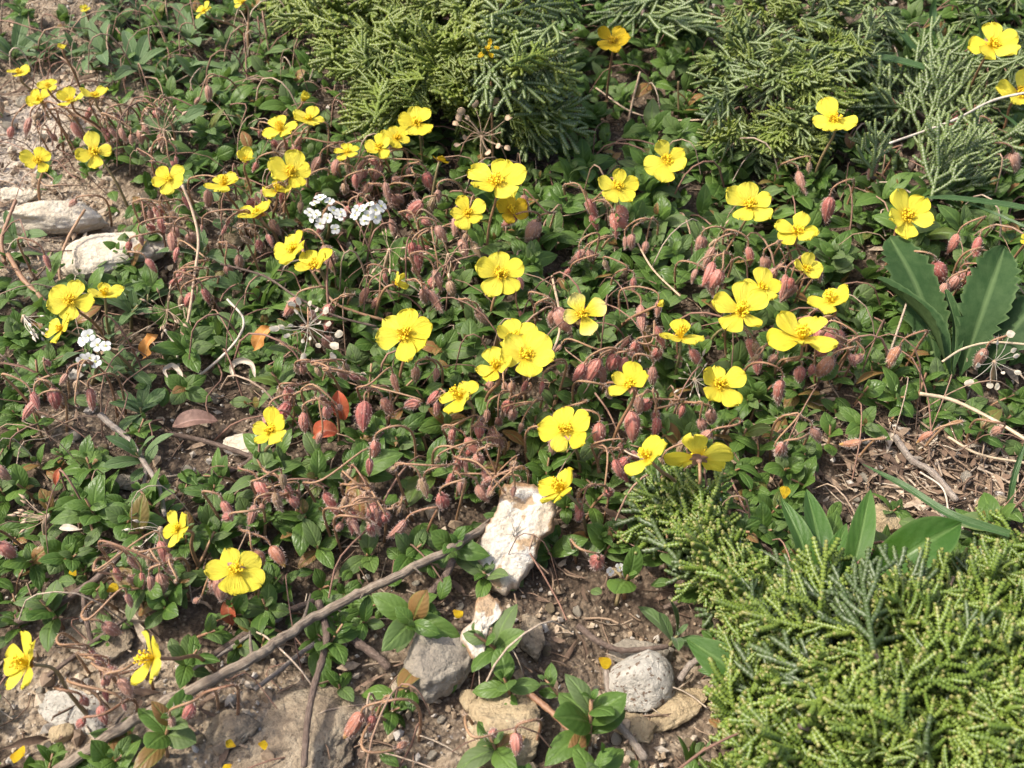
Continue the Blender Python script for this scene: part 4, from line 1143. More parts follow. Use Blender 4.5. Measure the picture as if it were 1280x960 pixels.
flower(810, 572, 66, (-.6, .62, .42), 'yellow flower in side view with long stamens above the juniper tip', tall=True, skip=(1,), h=.040)
flower(874, 572, 84, (.05, .84, -.52), 'yellow flower seen from below with a rounded stamen tuft', tall=True, h=.040, open_=2)
flower(610, 62, 32, (-.2, .2, .9), 'shaded yellow flower with narrow petals inside the upper juniper', mat='o', narrow=True, h=.074)  # shade inside the bush painted into the petals
flower(1284, 300, 20, (-.3, .3, .9), 'sliver of a yellow flower at the right edge above toothed leaves')
flower(822, 382, 20, (.7, .3, .4), 'closed yellow flower tip right of the pale-edged flower', open_=65, h=.028)

# fallen petals
for (u, v, w, lab) in [(748, 822, 18, 'crumpled fallen yellow petal on sand above the speckled stone'), (290, 955, 14, 'fallen yellow petal on the bottom edge below the rough rock'), (322, 930, 14, 'fallen yellow petal on the edge of the rough rock'),
                       (12, 945, 26, 'fallen yellow petal in the lower left corner'), (133, 740, 16, 'fallen orange yellow petal on the forked dark twig'), (566, 762, 16, 'fallen yellow petal between stick and lumpy grey stone'),
                       (295, 933, 14, 'fallen yellow petal in sand below the long stick'), (300, 800, 10, 'fallen yellow petal speck beside the long stick'), (980, 624, 18, 'fallen yellow petal on the tip of a lance leaf'),
                       (95, 720, 12, 'fallen orange petal on dark soil above the twig')]:
    p = at(u, v, 0.007 if v != 624 else 0.03)
    o = link('fallen_petal', OLD_SHADED_ME[int(r.integers(9))], None, mtx(p, x=r.normal(size=3), z=np.array([r.normal() * .4, r.normal() * .4 - .3, 1]), s=w * mpp(p)))
    tag(o, lab, 'petal', 'fallen petals')

# ------------------------------------------------------------------ nodding buds
def bud_geo(seed, fat=1.0, hairs=170):
    """a bud of length 1 along +X, from its stalk to its pointed tip"""
    r = np.random.default_rng(seed); g = Geo(); n, k = 10, 12
    t = np.linspace(0, 1, n)
    R = np.interp(t, [0, .06, .2, .42, .65, .85, 1], [.05, .15, .215, .235, .19, .10, .015]) * fat
    a = np.arange(k) * 2 * PI / k
    rr = R[:, None] * (1 + 0.10 * np.cos(a * 3 + t[:, None] * 1.6) + 0.05 * np.cos(a * 6)[None])
    bend = 0.05 * np.sin(t * PI)
    V = np.stack([t[:, None] * np.ones(k), rr * np.cos(a), rr * np.sin(a) + bend[:, None]], -1)
    tc = np.zeros((n, k, 3)); tc[..., 0] = t[:, None]; tc[..., 1] = a / PI - 1
    g.add(V.reshape(-1, 3), grid_quads(n, k, True), None, tc.reshape(-1, 3))
    for _ in range(hairs):
        tt = r.uniform(0.03, 0.97); aa = r.uniform(0, 6.28); rad = float(np.interp(tt, t, R)) * 1.05
        d = np.array([r.normal() * 0.35 + 0.35, math.cos(aa), math.sin(aa)]) + r.normal(size=3) * 0.25; d = unit(d)
        p = np.array([tt, rad * math.cos(aa), rad * math.sin(aa) + 0.05 * math.sin(tt * PI)])
        s = unit(np.cross(d, r.normal(size=3))) * 0.007
        g.add([p - s, p + s, p + d * r.uniform(0.05, 0.12)], None, [(0, 1, 2)], None, 1)
    return g
BUD_G = [bud_geo(i, 0.70 + 0.13 * (i % 4)) for i in range(6)]
BUDS = {c: [g_.mesh('bud', [m, M_HAIR]) for g_ in BUD_G] for c, m in (('r', M_BUD), ('d', M_BUD_DRY), ('y', M_BUD_YEL), ('g', M_BUD_GREEN))}
# a short-haired stalk piece is part of the stem geometry
def hairy_tube(g, P, R, k=5, hairs=40, seed=0, L=0.0016):
    tube(g, P, R, k)
    r = np.random.default_rng(seed); n = len(P); Rm = np.mean(R)
    for _ in range(hairs):
        i = int(r.integers(n)); d = unit(r.normal(size=3)); s = unit(np.cross(d, r.normal(size=3))) * 0.00008
        g.add([P[i] - s, P[i] + s, P[i] + d * (Rm + L * r.uniform(.4, 1))], None, [(0, 1, 2)], None, 1)
    return g

BUDLIST = []
WORDS = {1: 'one', 2: 'two', 3: 'three', 4: 'four'}
CW = {'r': 'red', 'd': 'pinkish brown', 'y': 'yellow-tipped', 'g': 'greenish tan'}
def bud_stalk(u, v, n=1, c='r', L=32, h=0.018, horiz=None):
    r = np.random.default_rng(abs(int(u * 31 + v * 17)))
    P = at(u, v, h); k = mpp(P); Lw = L * k * r.uniform(0.9, 1.1)
    side = r.choice([-1, 1]) if horiz is None else horiz
    base = P + np.array([side * r.uniform(0.003, 0.013), r.uniform(0.002, 0.014), 0]); base[2] = terr(base[0], base[1])
    o = root('bud_stalk', base, None, 'flower bud', 'nodding hairy bud stalks of the mat')
    ctrs, dirs = [], []
    for i in range(n):
        off = np.zeros(3) if i == 0 else RIGHT * r.normal() * 0.0065 + UPV * r.normal() * 0.005
        d = unit(np.array([-side * r.uniform(-0.1, 0.6), r.normal() * .35 - 0.15, -1.0 + 0.5 * r.random()]))
        ctrs.append(P + off - d * Lw * 0.5 - base); dirs.append(d)
    b0, d0 = ctrs[0], dirs[0]
    lift = r.uniform(0.004, 0.009)
    apex = b0 - d0 * lift * 0.8 + np.array([side * lift * 0.7, 0, lift * 0.35])
    C = curve([np.zeros(3), apex * np.array([.3, .3, .62]) + np.array([side * .003, .002, 0]), apex + np.array([side * .002, 0, -.001]), b0 - d0 * lift * .45 + np.array([0, 0, .0012]), b0], 22)
    C = relax(C, 7)
    gs_ = hairy_tube(Geo(), C, np.linspace(0.00054, 0.00034, 22), 5, 110, abs(int(u)))
    link('stem', gs_.mesh('stem', [M_STEM, M_HAIR]), o)
    for i in range(n):
        if i:
            st = C[max(5, 13 - 2 * i)]; tg = unit(C[max(5, 13 - 2 * i) + 1] - st)
            L_ = np.linalg.norm(ctrs[i] - st)
            pc = curve([st, st + tg * L_ * .35 + np.array([0, 0, .0015]), ctrs[i] - dirs[i] * L_ * .22 + np.array([0, 0, .001]), ctrs[i]], 12)
            pc = relax(pc, 4)
            pg = hairy_tube(Geo(), pc, np.linspace(0.0004, 0.00032, 12), 5, 40, abs(int(v)) + i)
            link('pedicel', pg.mesh('pedicel', [M_STEM, M_HAIR]), o)
        cc = c if i == 0 or r.random() < 0.6 else r.choice(['r', 'd', 'g', 'g'])
        link('bud', BUDS[cc][int(r.integers(6))], o, _aim(ctrs[i] - dirs[i] * 0.0003, dirs[i], r.normal(size=3), Lw * (1.0 if i == 0 else r.uniform(0.55, 1.0))))
    o['_n'] = n; o['_c'] = c
    BUDLIST.append((o, u, v))
    return o
for e in [(37, 514, 1, 'r', 34), (68, 500, 1, 'r', 30), (114, 501, 1, 'r', 38), (10, 690, 1, 'r', 32), (5, 592, 1, 'd', 28), (168, 705, 3, 'd', 24), (285, 640, 1, 'r', 34), (330, 614, 1, 'r', 36),
          (360, 618, 2, 'r', 30), (415, 632, 2, 'r', 38), (440, 655, 3, 'r', 36), (470, 646, 1, 'r', 38), (348, 697, 2, 'y', 34), (275, 738, 1, 'd', 34), (107, 878, 1, 'r', 26), (100, 906, 1, 'r', 28),
          (140, 838, 2, 'r', 30), (158, 862, 1, 'd', 34), (130, 895, 2, 'r', 26), (235, 892, 1, 'r', 32), (215, 905, 1, 'd', 26), (440, 908, 1, 'y', 50), (464, 906, 1, 'r', 32), (505, 932, 1, 'y', 34),
          (645, 932, 1, 'r', 34), (618, 915, 1, 'r', 28), (455, 522, 1, 'r', 38), (486, 510, 1, 'y', 30), (470, 566, 1, 'r', 42), (552, 628, 1, 'r', 36), (571, 582, 2, 'r', 30), (592, 560, 3, 'r', 32), (622, 552, 1, 'd', 34),
          (545, 512, 1, 'r', 26), (362, 494, 2, 'r', 34), (350, 520, 1, 'r', 38), (362, 385, 1, 'r', 34), (405, 392, 2, 'r', 36), (412, 430, 1, 'd', 26), (412, 325, 1, 'd', 36), (517, 264, 1, 'r', 34), (524, 325, 3, 'r', 36),
          (548, 352, 2, 'd', 30), (495, 224, 2, 'd', 28), (536, 228, 2, 'r', 28), (580, 312, 1, 'd', 26), (545, 378, 2, 'd', 32), (455, 372, 1, 'y', 28), (665, 290, 2, 'd', 36), (741, 262, 1, 'r', 28), (768, 284, 3, 'r', 34), (790, 304, 2, 'd', 26),
          (720, 322, 2, 'd', 28), (705, 402, 1, 'd', 40), (738, 468, 1, 'r', 44), (764, 455, 2, 'r', 36), (822, 445, 1, 'r', 40), (802, 400, 2, 'd', 36), (776, 580, 1, 'r', 30), (748, 545, 1, 'r', 36), (690, 524, 1, 'd', 30),
          (818, 520, 2, 'r', 34), (790, 535, 2, 'r', 40), (975, 492, 1, 'r', 38), (885, 324, 1, 'd', 30), (936, 322, 1, 'r', 26), (955, 332, 2, 'd', 30), (1003, 230, 2, 'd', 32), (1035, 264, 1, 'r', 34), (975, 186, 1, 'r', 26),
          (1010, 165, 1, 'd', 24), (1185, 158, 2, 'r', 34), (1236, 182, 1, 'r', 34), (1268, 208, 1, 'd', 40), (1190, 306, 1, 'r', 28), (1174, 342, 1, 'r', 38), (1222, 312, 1, 'r', 34), (1203, 352, 3, 'r', 40), (1042, 428, 2, 'r', 38),
          (1066, 452, 1, 'r', 26), (1116, 450, 1, 'y', 38), (985, 368, 2, 'd', 34), (1020, 340, 1, 'd', 36), (1030, 460, 1, 'y', 34), (975, 562, 1, 'r', 42), (1020, 545, 2, 'd', 30), (1062, 554, 1, 'y', 36), (1155, 548, 1, 'y', 30), (1246, 540, 1, 'd', 30),
          (722, 640, 2, 'r', 32), (745, 705, 1, 'r', 36), (152, 150, 1, 'd', 22), (205, 142, 1, 'd', 22), (260, 118, 2, 'd', 22), (35, 160, 2, 'd', 24), (98, 165, 3, 'r', 24), (110, 145, 2, 'r', 22), (90, 255, 1, 'd', 24), (215, 305, 3, 'd', 28),
          (240, 300, 2, 'd', 28), (190, 333, 1, 'r', 24), (160, 308, 1, 'r', 22), (235, 376, 2, 'r', 24), (258, 372, 1, 'r', 24), (318, 210, 1, 'r', 22), (420, 212, 1, 'd', 26), (470, 218, 2, 'd', 28), (395, 208, 2, 'd', 26), (300, 330, 2, 'd', 26),
          (260, 250, 2, 'd', 26), (190, 272, 2, 'd', 24), (370, 180, 2, 'd', 24), (400, 285, 1, 'd', 28), (345, 285, 2, 'd', 26), (60, 330, 1, 'r', 22), (1090, 215, 1, 'd', 24), (940, 440, 2, 'r', 34), (870, 450, 2, 'r', 30), (690, 400, 1, 'd', 30), (600, 395, 1, 'd', 28),
          (1225, 450, 1, 'd', 36), (640, 520, 2, 'd', 30), (520, 470, 1, 'd', 28), (690, 560, 1, 'd', 28), (880, 545, 1, 'd', 30), (1000, 470, 2, 'r', 30)]:
    if 380 < e[0] < 860 and 250 < e[1] < 680 and random.random() < .6: e = (e[0], e[1], min(4, e[2] + 1), *e[3:])
    bud_stalk(*e)
rb = np.random.default_rng(91)
HOT = [(440, 640, 60, 40, 7), (580, 575, 60, 40, 8), (390, 470, 60, 50, 7), (530, 300, 50, 50, 8), (260, 300, 70, 50, 8), (780, 500, 80, 60, 10), (1000, 430, 80, 50, 7), (320, 640, 50, 30, 5),
       (130, 840, 50, 40, 4), (190, 720, 60, 30, 4), (700, 330, 90, 50, 6), (110, 160, 70, 30, 6), (380, 230, 70, 40, 6), (300, 200, 80, 40, 4), (470, 230, 60, 30, 5), (900, 330, 60, 40, 4), (1200, 330, 40, 30, 2), (40, 520, 40, 40, 3), (640, 510, 60, 50, 5)]
for (hu, hv, su, sv, m) in HOT:
    for _ in range(m):
        bud_stalk(hu + rb.normal() * su * .7, hv + rb.normal() * sv * .7, int(rb.integers(1, 4)), 'rrrddddg'[int(rb.integers(8))], rb.uniform(18, 36) * (0.8 if hv < 330 and hu < 600 else 1.0), rb.uniform(.012, .026))
place_words(BUDLIST, lambda o: f'one hairy {CW[o["_c"]]} bud nodding' if o["_n"] == 1 else f'{WORDS[o["_n"]]} hairy buds nodding together')
for o, u, v in BUDLIST:
    del o['_n']; del o['_c']

# ------------------------------------------------------------------ dry seed heads and white florets
def pod_geo(seed, disc=True):
    """stalk along +X of length 1 with a flat round pod at its end"""
    r = np.random.default_rng(seed); g = Geo()
    P = curve([[0, 0, 0], [.4, .05 * math.sin(seed), .09 * math.cos(seed * 2)], [.80, 0, .0]], 6)
    tube(g, P, 0.011, 4)
    if disc:
        k = 12; a = np.arange(k) * 2 * PI / k
        for (rad, z, m) in (): pass
        c = np.array([.93, 0, 0])
        w1 = 1 + .16 * np.sin(a * 2 + seed) + r.normal(size=k) * .05
        ell = lambda q, z: np.stack([c[0] + 1.25 * q * w1 * np.cos(a), q * w1 * np.sin(a), z * np.sin(a * 2 + seed)], -1)
        V = np.vstack([ell(.088, .02), [c + [0, 0, .035]]])
        g.add(V, None, [(j, (j + 1) % k, k) for j in range(k)], None, 0)
        rim = ell(.095, .02)
        tube(g, np.vstack([rim, rim[:1]]), .009, 4, 1, cap=False)
    else:
        tube(g, curve([[.8, 0, 0], [.9, .0, .01], [1.05, 0, 0]], 5), np.array([.012, .045, .05, .03, .004]), 5)
    return g
POD_ALT = [pod_geo(11 + i).mesh('seed_pod', [M_POD, M_PODRIM]) for i in range(5)]
POD_ME = [pod_geo(1).mesh('seed_pod', [M_POD, M_PODRIM]), pod_geo(2, False).mesh('seed_pod', [M_DRY, M_DRY]), pod_geo(3, False).mesh('seed_pod', [M_WHITEDRY, M_WHITEDRY]), pod_geo(4).mesh('seed_pod', [M_DRY, M_DRY])]
def seed_head(u, v, rpx, n, label, kind=0, h=0.030, squash=0.6, aim=None, spread=1.0):
    P = at(u, v, h); k = mpp(P); r = np.random.default_rng(int(u + v))
    base = at(u + r.uniform(-10, 10), v + 35, 0); base[2] = terr(base[0], base[1])
    o = root('seed_head', base, label, 'seed head')
    c = P - base
    link('stem', tube(Geo(), curve([np.zeros(3), c * .5 + r.normal(size=3) * .002, c], 10), np.linspace(.0007, .0009, 10), 5).mesh('stem', M_DRY), o)
    for i in range(n):
        a = i * 2.4 + r.normal() * .2; q = (i + .5) / n
        d = camvec(math.cos(a), math.sin(a), (1.0 - 1.3 * q) * 0.9 + 0.1) if aim is None else unit(camvec(*aim) + spread * r.normal(size=3))
        s = rpx * k * r.uniform(.5, 1.12)
        if r.random() < .12: continue
        link('seed_pod', POD_ALT[int(r.integers(5))] if kind == 0 else POD_ME[kind], o, _aim(c, d, camvec(r.normal() * .6, r.normal() * .6, 1), s))
    return o
seed_head(385, 408, 46, 20, 'round grey seed head with flat papery pods on radiating stalks', 0, .030)
seed_head(440, 466, 40, 5, 'sparse seed head with few flat pods below the round one', 0, .022, aim=(-.3, .5, .6), spread=.6)
seed_head(602, 170, 48, 18, 'starry brown seed head before the upper juniper', 3, .034)
seed_head(1243, 452, 40, 14, 'pale papery seed head beside the toothed leaves', 0, .026)
seed_head(209, 388, 34, 22, 'wiry dry seed head on a grey stalk without pods', 1, .024)
seed_head(205, 162, 38, 18, 'pale dry seed head among leaves above the tangle', 1, .026)
seed_head(487, 312, 44, 12, 'dry green brown seed stalk with pointed pods below the white flowers', 1, .030)
seed_head(868, 474, 36, 12, 'dry whitish star of pointed pods beside upright-petalled flower', 2, .020)
seed_head(60, 645, 44, 12, 'flattened wiry tan seed stalk lying over leaves', 1, .016, aim=(-.9, .1, .3), spread=.35)
seed_head(200, 660, 40, 7, 'thin branched dry seed stalk left of the lone twig flower', 2, .016, aim=(-.8, -.2, .3), spread=.4)
seed_head(560, 318, 40, 10, 'tan starry dry pods between the red buds and flowers', 1, .022)
seed_head(30, 395, 46, 14, 'spray of thin straw-coloured stalks below the reddish stems', 2, .016, aim=(.4, -.6, .3), spread=.6)
seed_head(895, 300, 30, 8, 'brown wiry dry seed stalk under the flower below grey juniper', 1, .016)

def floret_geo(seed):
    r = np.random.default_rng(seed); g = Geo()
    for i in range(4):
        a = i * PI / 2 + r.normal() * .12; d = np.array([math.cos(a), math.sin(a), 0])
        n = 6; t = np.linspace(0, 1, n); P = np.outer(.08 + t * .92, d) + np.outer(.10 * np.sin(t * 2.2), [0, 0, 1])
        strip(g, P, np.array([.10, .22, .42, .52, .46, .22]) * r.uniform(.9, 1.1), (0, 0, 1), .12, 5, wav=.08, seed=i)
    for i in range(5):
        a = i * 1.26; blob(g, (.14 * math.cos(a), .14 * math.sin(a), .14), .085, 1, 1.2)
    tube(g, np.array([[0, 0, -.9], [0, 0, -.4], [0, 0, .05]]), np.array([.06, .07, .14]), 5, 1)
    return g
FLORET_ME = [floret_geo(i).mesh('floret', [M_WHITE, M_GCENTRE]) for i in range(3)]
def white_cluster(u, v, pts, spx, label, h=0.040):
    P = at(u, v, h); k = mpp(P); r = np.random.default_rng(int(u))
    base = at(u, v + 45, 0); base[2] = terr(base[0], base[1])
    o = root('white_flower_cluster', base, label, 'flower', None)
    c = P - base
    link('stem', tube(Geo(), curve([np.zeros(3), c * .55 + np.array([.002, .003, 0]), c + camvec(0, -.2, -1) * .006], 10), np.linspace(.0008, .0007, 10), 5).mesh('stem', M_GSTEM), o)
    for (du, dv) in pts:
        q = c + RIGHT * du * 1.15 * k + UPV * (-dv * 1.15) * k
        n = camvec(du / 40 + r.normal() * .25, -dv / 40 + .3 + r.normal() * .25, .85)
        link('floret', FLORET_ME[int(r.integers(3))], o, mtx(q, x=r.normal(size=3), z=n, s=spx / 2 * k * r.uniform(.85, 1.15)))
    return o
white_cluster(405, 268, [(-10, -12), (-4, -18), (10, -4), (18, -2), (-12, 4), (-4, 10), (4, 4), (12, 16), (-16, -2), (6, -14), (-8, 0), (18, 2)], 15, 'cluster of small white flowers, longer one with gaps, above yellow flowers')
white_cluster(460, 265, [(-14, 4), (-6, -4), (2, -8), (8, -2), (0, 4), (-4, 10), (14, -6), (8, 6), (-12, -2)], 15, 'tight flat topped cluster of small white flowers, right of the longer one')
white_cluster(115, 436, [(-4, -14), (-9, -9), (6, -4), (15, -3), (-2, 10), (-10, 12), (4, 14)], 17, 'loose white florets below the stacked yellow flowers', .034)
white_cluster(892, 622, [(-2, -8), (4, 4), (-3, 12)], 13, 'few white florets peeping out behind the juniper tip', .016)
white_cluster(770, 712, [(-6, 2), (4, -2), (10, 4)], 12, 'greyish white faded florets above the light green spread shoot', .012)

# ------------------------------------------------------------------ junipers
def cord(g, P, r, pitch=0.00140, rnd=0.0, old=0.0):
    """a branchlet covered in overlapping scale leaves"""
    L = np.linalg.norm(np.diff(P, axis=0), axis=1).sum()
    ns = max(4, int(L / pitch)); n = ns * 2 + 1
    s = np.linspace(0, 1, n)
    d = np.concatenate([[0], np.cumsum(np.linalg.norm(np.diff(P, axis=0), axis=1))]); d /= d[-1]
    Q = np.stack([np.interp(s, d, P[:, i]) for i in range(3)], -1)
    T, N, B = frames(Q); k = 6
    V = np.zeros((n, k, 3)); tc = np.zeros((n, k, 3))
    for i in range(n):
        odd = i % 2
        a = np.arange(k) * 2 * PI / k + (0.52 if (i // 2) % 2 else 0)
        alt = 1 + 0.13 * np.cos(np.arange(k) * PI) * (1 if odd else 0.3)
        taper = 1.0 if s[i] < 0.8 else math.sqrt(max(0.08, 1 - ((s[i] - 0.8) / 0.215) ** 2))
        rr = r * taper * (1.13 if odd else 0.55) * alt
        V[i] = Q[i] + np.cos(a)[:, None] * N[i] * rr[:, None] + np.sin(a)[:, None] * B[i] * rr[:, None] + (T[i] * r * 0.35 if odd else 0)
        tc[i, :, 0] = s[i]; tc[i, :, 1] = 1.0 if odd else 0.0; tc[i, :, 2] = rnd
    b = (n - 1) * k
    Vf = np.vstack([V.reshape(-1, 3), Q[-1] + T[-1] * r * .3]); tf = np.vstack([tc.reshape(-1, 3), [1, 1, rnd]])
    g.add(Vf, grid_quads(n, k, True), [(b + j, b + (j + 1) % k, n * k) for j in range(k)], tf)

def spray_geo(seed, L=0.034, r0=0.00125, dense=1.0, sub=True, droop=0.0, pitch=0.0014):
    """a flattish branching spray along +X"""
    r = np.random.default_rng(seed); g = Geo()
    bend = r.normal(size=2) * 0.10
    ax = curve([[0, 0, 0], [L * .5, bend[0] * L * .5, bend[1] * L * .4], [L, bend[0] * L, bend[1] * L - droop * L]], 14)
    cord(g, ax, r0, pitch=pitch, rnd=r.random() * .3)
    nb = int(L / 0.0036 * dense); side = 1
    for i in range(nb):
        f = 0.10 + 0.82 * (i + r.uniform(-.2, .2)) / nb
        p = ax[int(f * 13)]; t = unit(ax[min(13, int(f * 13) + 1)] - ax[max(0, int(f * 13) - 1)])
        side = -side
        roll = r.normal() * 0.55
        lat = np.array([0, side * math.cos(roll), math.sin(roll) * 1.0])
        lat = unit(lat - t * (lat @ t)); ang = r.uniform(0.55, 0.95)
        d = t * math.cos(ang) + lat * math.sin(ang)
        l = L * (0.20 + 0.34 * (1 - f)) * r.uniform(0.7, 1.25)
        e = p + d * l + t * l * 0.22
        c = curve([p, p + d * l * .55, e], 8)
        cord(g, c, r0 * r.uniform(.84, .98), pitch=pitch, rnd=r.random() * .3)
        if sub and l > 0.008:
            for q in range(int(l / 0.0045 * dense)):
                ff = r.uniform(.25, .8); pp = c[int(ff * 7)]; sd = r.choice([-1, 1])
                tt = unit(c[7] - c[0]); l2 = np.cross(tt, [0, 0, 1.0]) * sd + r.normal(size=3) * .35; l2 = unit(l2 - tt * (l2 @ tt))
                dd = tt * .75 + l2 * .65; l3 = l * r.uniform(.28, .5)
                cord(g, curve([pp, pp + dd * l3 * .6, pp + dd * l3 + tt * l3 * .15], 5), r0 * .82, pitch=pitch, rnd=r.random() * .3)
    return g
SPR = {'bright': [spray_geo(i, 0.024 + 0.006 * (i % 3), 0.00106, 1.3, pitch=0.00112).mesh('foliage_spray', M_JUN_BRIGHT) for i in range(7)],
       'olive': [spray_geo(20 + i, 0.030 + 0.004 * (i % 3), 0.00115, 1.15).mesh('foliage_spray', M_JUN_OLIVE) for i in range(5)],
       'grey': [spray_geo(40 + i, 0.036 + 0.006 * (i % 3), 0.0012, 0.75, True, 0.12).mesh('foliage_spray', M_JUN_GREY) for i in range(6)],
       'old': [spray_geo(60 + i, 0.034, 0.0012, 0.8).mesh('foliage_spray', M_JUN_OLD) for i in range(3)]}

def juniper(poly, kinds, n, label, rootpx, hfun, azim, elev, sc=(0.8, 1.2), seed=1, under=0.25, tipshare=0.0):
    """sprays inside a patch of ground, on a low cushion; woody limbs run from the root to them"""
    r = np.random.default_rng(seed)
    rp = at(*rootpx, 0); 
    o = root('juniper_bush', rp, label, 'shrub')
    us = [p[0] for p in poly]; vs = [p[1] for p in poly]
    done = 0; ends = []
    while done < n:
        u, v = r.uniform(min(us), max(us)), r.uniform(min(vs), max(vs))
        if tipshare and r.random() < tipshare: u, v = r.uniform(800, 910), r.uniform(590, 760)
        if not inpoly(u, v, poly): continue
        hh = hfun(u, v)
        low = r.random() < under
        P = at(u, v, hh * (r.uniform(.25, .6) if low else r.uniform(.6, 1.15)))
        a = azim(u, v) + r.normal() * 1.1; e = elev + r.normal() * 0.36
        d = np.array([math.cos(a) * math.cos(e), math.sin(a) * math.cos(e), math.sin(e)])
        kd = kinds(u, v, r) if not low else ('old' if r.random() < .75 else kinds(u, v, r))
        s = r.uniform(*sc)
        p0 = P - d * 0.016 * s - rp
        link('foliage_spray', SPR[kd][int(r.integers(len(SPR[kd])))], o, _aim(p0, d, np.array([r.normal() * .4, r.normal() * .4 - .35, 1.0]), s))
        if done % 5 == 0: ends.append(p0)
        done += 1
    for e in ends:
        c = curve([np.array([0, 0, 0.002]), np.array([e[0] * .5, e[1] * .5, max(.004, e[2] * .3)]) + r.normal(size=3) * .004, e], 12)
        link('limb', tube(Geo(), c, np.linspace(.0022, .0009, 12), 6, rnd=r.random()).mesh('limb', M_BARK_DARK), o)
    return o
def low_h(u, v):
    return 0.018 + 0.026 * min(1.0, max(0.0, (u - 860) / 200)) * min(1.0, max(0.0, (v - 640) / 120))
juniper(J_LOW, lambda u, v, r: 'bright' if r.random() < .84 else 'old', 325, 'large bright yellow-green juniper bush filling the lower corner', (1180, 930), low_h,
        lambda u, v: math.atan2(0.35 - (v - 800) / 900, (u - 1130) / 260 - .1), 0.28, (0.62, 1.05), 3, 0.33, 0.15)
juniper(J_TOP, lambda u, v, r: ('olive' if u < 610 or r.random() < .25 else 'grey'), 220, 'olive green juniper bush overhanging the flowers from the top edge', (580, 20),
        lambda u, v: 0.020 + (0.022 + 0.03 * min(1, max(0, (u - 540) / 90))) * min(1, max(0, (185 - v) / 110)) * min(1, (u - 330) / 150), lambda u, v: math.atan2(-0.45, (u - 620) / 150), 0.10, (0.6, 1.0), 4, 0.2)
juniper([(810, 25), (800, -30), (905, -30), (900, 15), (860, 25)], lambda u, v, r: 'grey', 10, 'few thin juniper sprigs hanging from the top edge over the gap', (820, -30), lambda u, v: .034,
        lambda u, v: -2.0, -0.1, (0.7, 1.0), 5, 0.2)
juniper(J_GREY, lambda u, v, r: 'grey' if r.random() < .55 else 'olive', 135, 'grey-green juniper bush right of the dark gap with loose sprays', (1010, 60), lambda u, v: 0.020 + 0.014 * min(1, max(0, (200 - v) / 100)),
        lambda u, v: math.atan2(-0.6, (u - 1000) / 90), 0.1, (0.5, 0.85), 6, 0.3)
juniper(J_SILV, lambda u, v, r: 'grey', 38, 'silvery green juniper tuft with upright sprays under the white straw', (1150, 190), lambda u, v: 0.026,
        lambda u, v: math.atan2(0.5, (u - 1150) / 60), 0.75, (0.65, 1.0), 7, 0.25)
juniper(J_CORN, lambda u, v, r: 'grey', 14, 'juniper sprigs in the top corner crossing a yellow flower', (1300, 20), lambda u, v: .044,
        lambda u, v: 3.3, 0.0, (0.5, 0.75), 8, 0.1)

# ------------------------------------------------------------------ loose gravel, litter, tangle, pebbles
ICO = None
def chip(g, p, s, r, rnd):
    V = np.array([[1, 0, 0], [0, 1, 0], [-1, 0, 0], [0, -1, 0], [.5, .5, .8], [-.5, .4, .7], [-.4, -.5, .8], [.5, -.45, .75], [0, 0, -.8]], float) * s
    V = V * (1 + r.normal(size=V.shape) * .16)
    q = np.array(Quaternion(unit(r.normal(size=4))).to_matrix())
    V = V @ q.T + p
    F = [(0, 1, 4), (1, 5, 4), (1, 2, 5), (2, 6, 5), (2, 3, 6), (3, 7, 6), (3, 0, 7), (0, 4, 7), (4, 5, 6), (4, 6, 7), (1, 0, 8), (2, 1, 8), (3, 2, 8), (0, 3, 8)]
    t = np.zeros((9, 3)); t[:, 2] = rnd
    g.add(V, None, F, t)
gr = Geo(); r = np.random.default_rng(77); n = 0
while n < 12000:
    x, y = r.uniform(-0.36, 0.36), r.uniform(-0.21, 0.48)
    if abs(x) > 0.21 + 0.27 * (y + 0.2) or r.random() > 0.12 + float(bare(x, y)): continue
    s = min(0.0032, 0.00035 * math.exp(abs(r.normal()) * 0.85)) * np.array([1, r.uniform(.6, 1), r.uniform(.45, .9)])
    chip(gr, (x, y, terr(x, y) + s[2] * .4 + 0.0006), s, r, r.random()); n += 1
tag(link('gravel', gr.mesh('gravel', M_GRAVEL, False)), 'loose fine gravel and grit on the bare soil', 'gravel', kind='stuff')
li = Geo(); n = 0
wl = at(1170, 600)
while n < 6600:
    x, y = r.uniform(-0.36, 0.36), r.uniform(-0.21, 0.48)
    if abs(x) > 0.21 + 0.27 * (y + 0.2): continue
    if n > 5850: x, y = wl[0] + r.normal() * .035, wl[1] + r.normal() * .022
    a = r.uniform(0, 6.28); L = r.uniform(0.003, 0.014); d = np.array([math.cos(a), math.sin(a), r.normal() * .15]); z = terr(x, y) + r.uniform(.0006, .004)
    p = np.array([x, y, z]); c = curve([p, p + d * L * .5 + r.normal(size=3) * L * .08, p + d * L], 4)
    if r.random() < .7: tube(li, c, r.uniform(.00018, .0005), 3, rnd=r.random(), cap=False)
    else: strip(li, c, prof(4, .5) * r.uniform(.0006, .0017), unit(np.array([r.normal() * .4, r.normal() * .4, 1])), r.normal() * .4, 3, rnd=r.random())
    n += 1
tag(link('plant_litter', li.mesh('plant_litter', M_LITTER)), 'dry brown stalk bits and leaf litter on the soil', 'litter', kind='stuff')
ta = Geo(); n = 0
tc_ = at(250, 240); slabs_at = [at(66, 282), at(138, 322)]
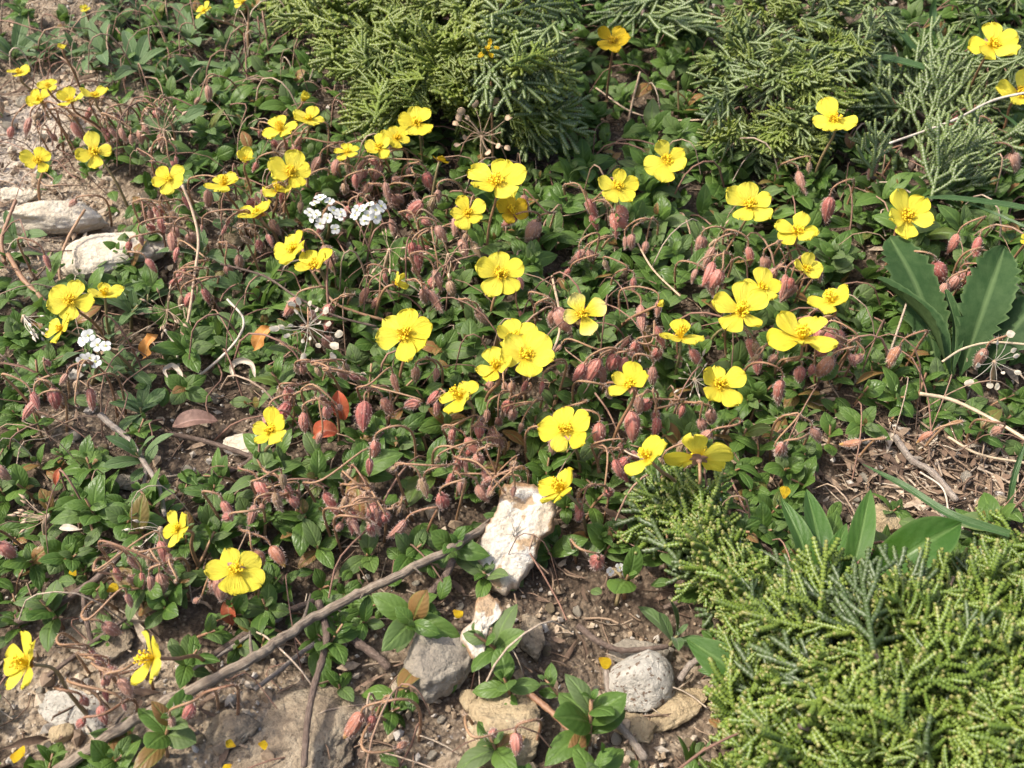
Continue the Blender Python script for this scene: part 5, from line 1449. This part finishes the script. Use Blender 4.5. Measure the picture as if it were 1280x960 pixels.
while n < 1250:
    x, y = r.uniform(-0.36, 0.36), r.uniform(-0.21, 0.48)
    if abs(x) > 0.21 + 0.27 * (y + 0.2) or (r.random() < float(bare(x, y)) * .8 and math.hypot(x - tc_[0], y - tc_[1]) > .16) or (math.hypot(x - tc_[0], y - tc_[1]) > .16 and r.random() < .6): continue
    if min(math.hypot(x - q[0], y - q[1]) for q in slabs_at) < .03: continue
    p = np.array([x, y, terr(x, y)]); a = r.uniform(0, 6.28); L = r.uniform(.012, .045); hh = r.uniform(.006, .028)
    d = np.array([math.cos(a), math.sin(a), 0]) * L
    if r.random() < .55: pp = [p, p + d * .3 + [0, 0, hh], p + d * .75 + [0, 0, hh * 1.1], p + d + [0, 0, hh * .5]]
    else: pp = [p + [0, 0, .004], p + d * .35 + r.normal(size=3) * .003 + [0, 0, hh * .6], p + d * .7 + r.normal(size=3) * .003 + [0, 0, hh * .6], p + d + [0, 0, hh * .4]]
    tube(ta, curve(pp, 9), np.linspace(1, .7, 9) * r.uniform(.00022, .00055), 4, rnd=r.random(), cap=False); n += 1
tag(link('tangled_dry_stems', ta.mesh('tangled_dry_stems', M_TANGLE)), 'tangle of thin dry reddish brown stems through the mat', 'dry stems', kind='stuff')
PEB_ME = [rock_geo((1, 1, 1), 200 + i, 2, 6, .12).mesh('pebble', m) for i, m in enumerate((M_ROCK_TAN, M_ROCK_GREY, M_ROCK_CREAM, M_ROCK_ROUGH, M_ROCK_CREAM))]
peb = []
for (u, v, w) in [(66, 912, 14), (20, 900, 12), (50, 865, 12), (68, 893, 12), (120, 945, 16), (60, 935, 14), (180, 930, 18), (250, 925, 14), (30, 130, 20), (12, 160, 16), (55, 175, 14), (75, 20, 18), (110, 30, 16), (30, 35, 16), (150, 15, 12), (50, 150, 12),
                  (722, 766, 15), (688, 762, 15), (684, 815, 14), (735, 870, 12), (745, 862, 10), (700, 850, 9), (720, 835, 8), (770, 925, 16), (788, 945, 14), (860, 930, 16), (552, 900, 12), (470, 880, 14), (540, 945, 14), (500, 890, 10),
                  (1205, 600, 20), (1225, 575, 14), (1150, 560, 14), (1180, 640, 16), (1260, 600, 14), (1130, 640, 14), (1080, 600, 16), (270, 500, 18), (310, 600, 16), (290, 615, 12), (235, 590, 16), (260, 575, 10), (95, 545, 18), (130, 560, 12), (215, 500, 16),
                  (60, 345, 16), (45, 320, 10), (110, 345, 12), (20, 380, 14), (185, 250, 18), (330, 640, 12), (395, 665, 12), (320, 490, 16), (60, 700, 12), (1060, 650, 14), (1070, 625, 10), (575, 760, 12), (520, 730, 10)]:
    p = at(u, v, 0.0); s = w * mpp(p) / 2
    M = mtx(p + np.array([0, 0, s * .35]), x=r.normal(size=3), z=(r.normal() * .3, r.normal() * .3, 1), s=np.array([s * 1.2, s * .9, s * .7])[None])
    o = link('pebble', PEB_ME[int(r.integers(5))], None, M)
    tag(o, None, 'pebble', 'pebbles strewn on the bare soil'); peb.append((o, u, v))
place_words(peb, 'small pebble on bare soil')
print('triangles', sum(len(m.polygons) for m in bpy.data.meshes), 'objects', len(bpy.data.objects))
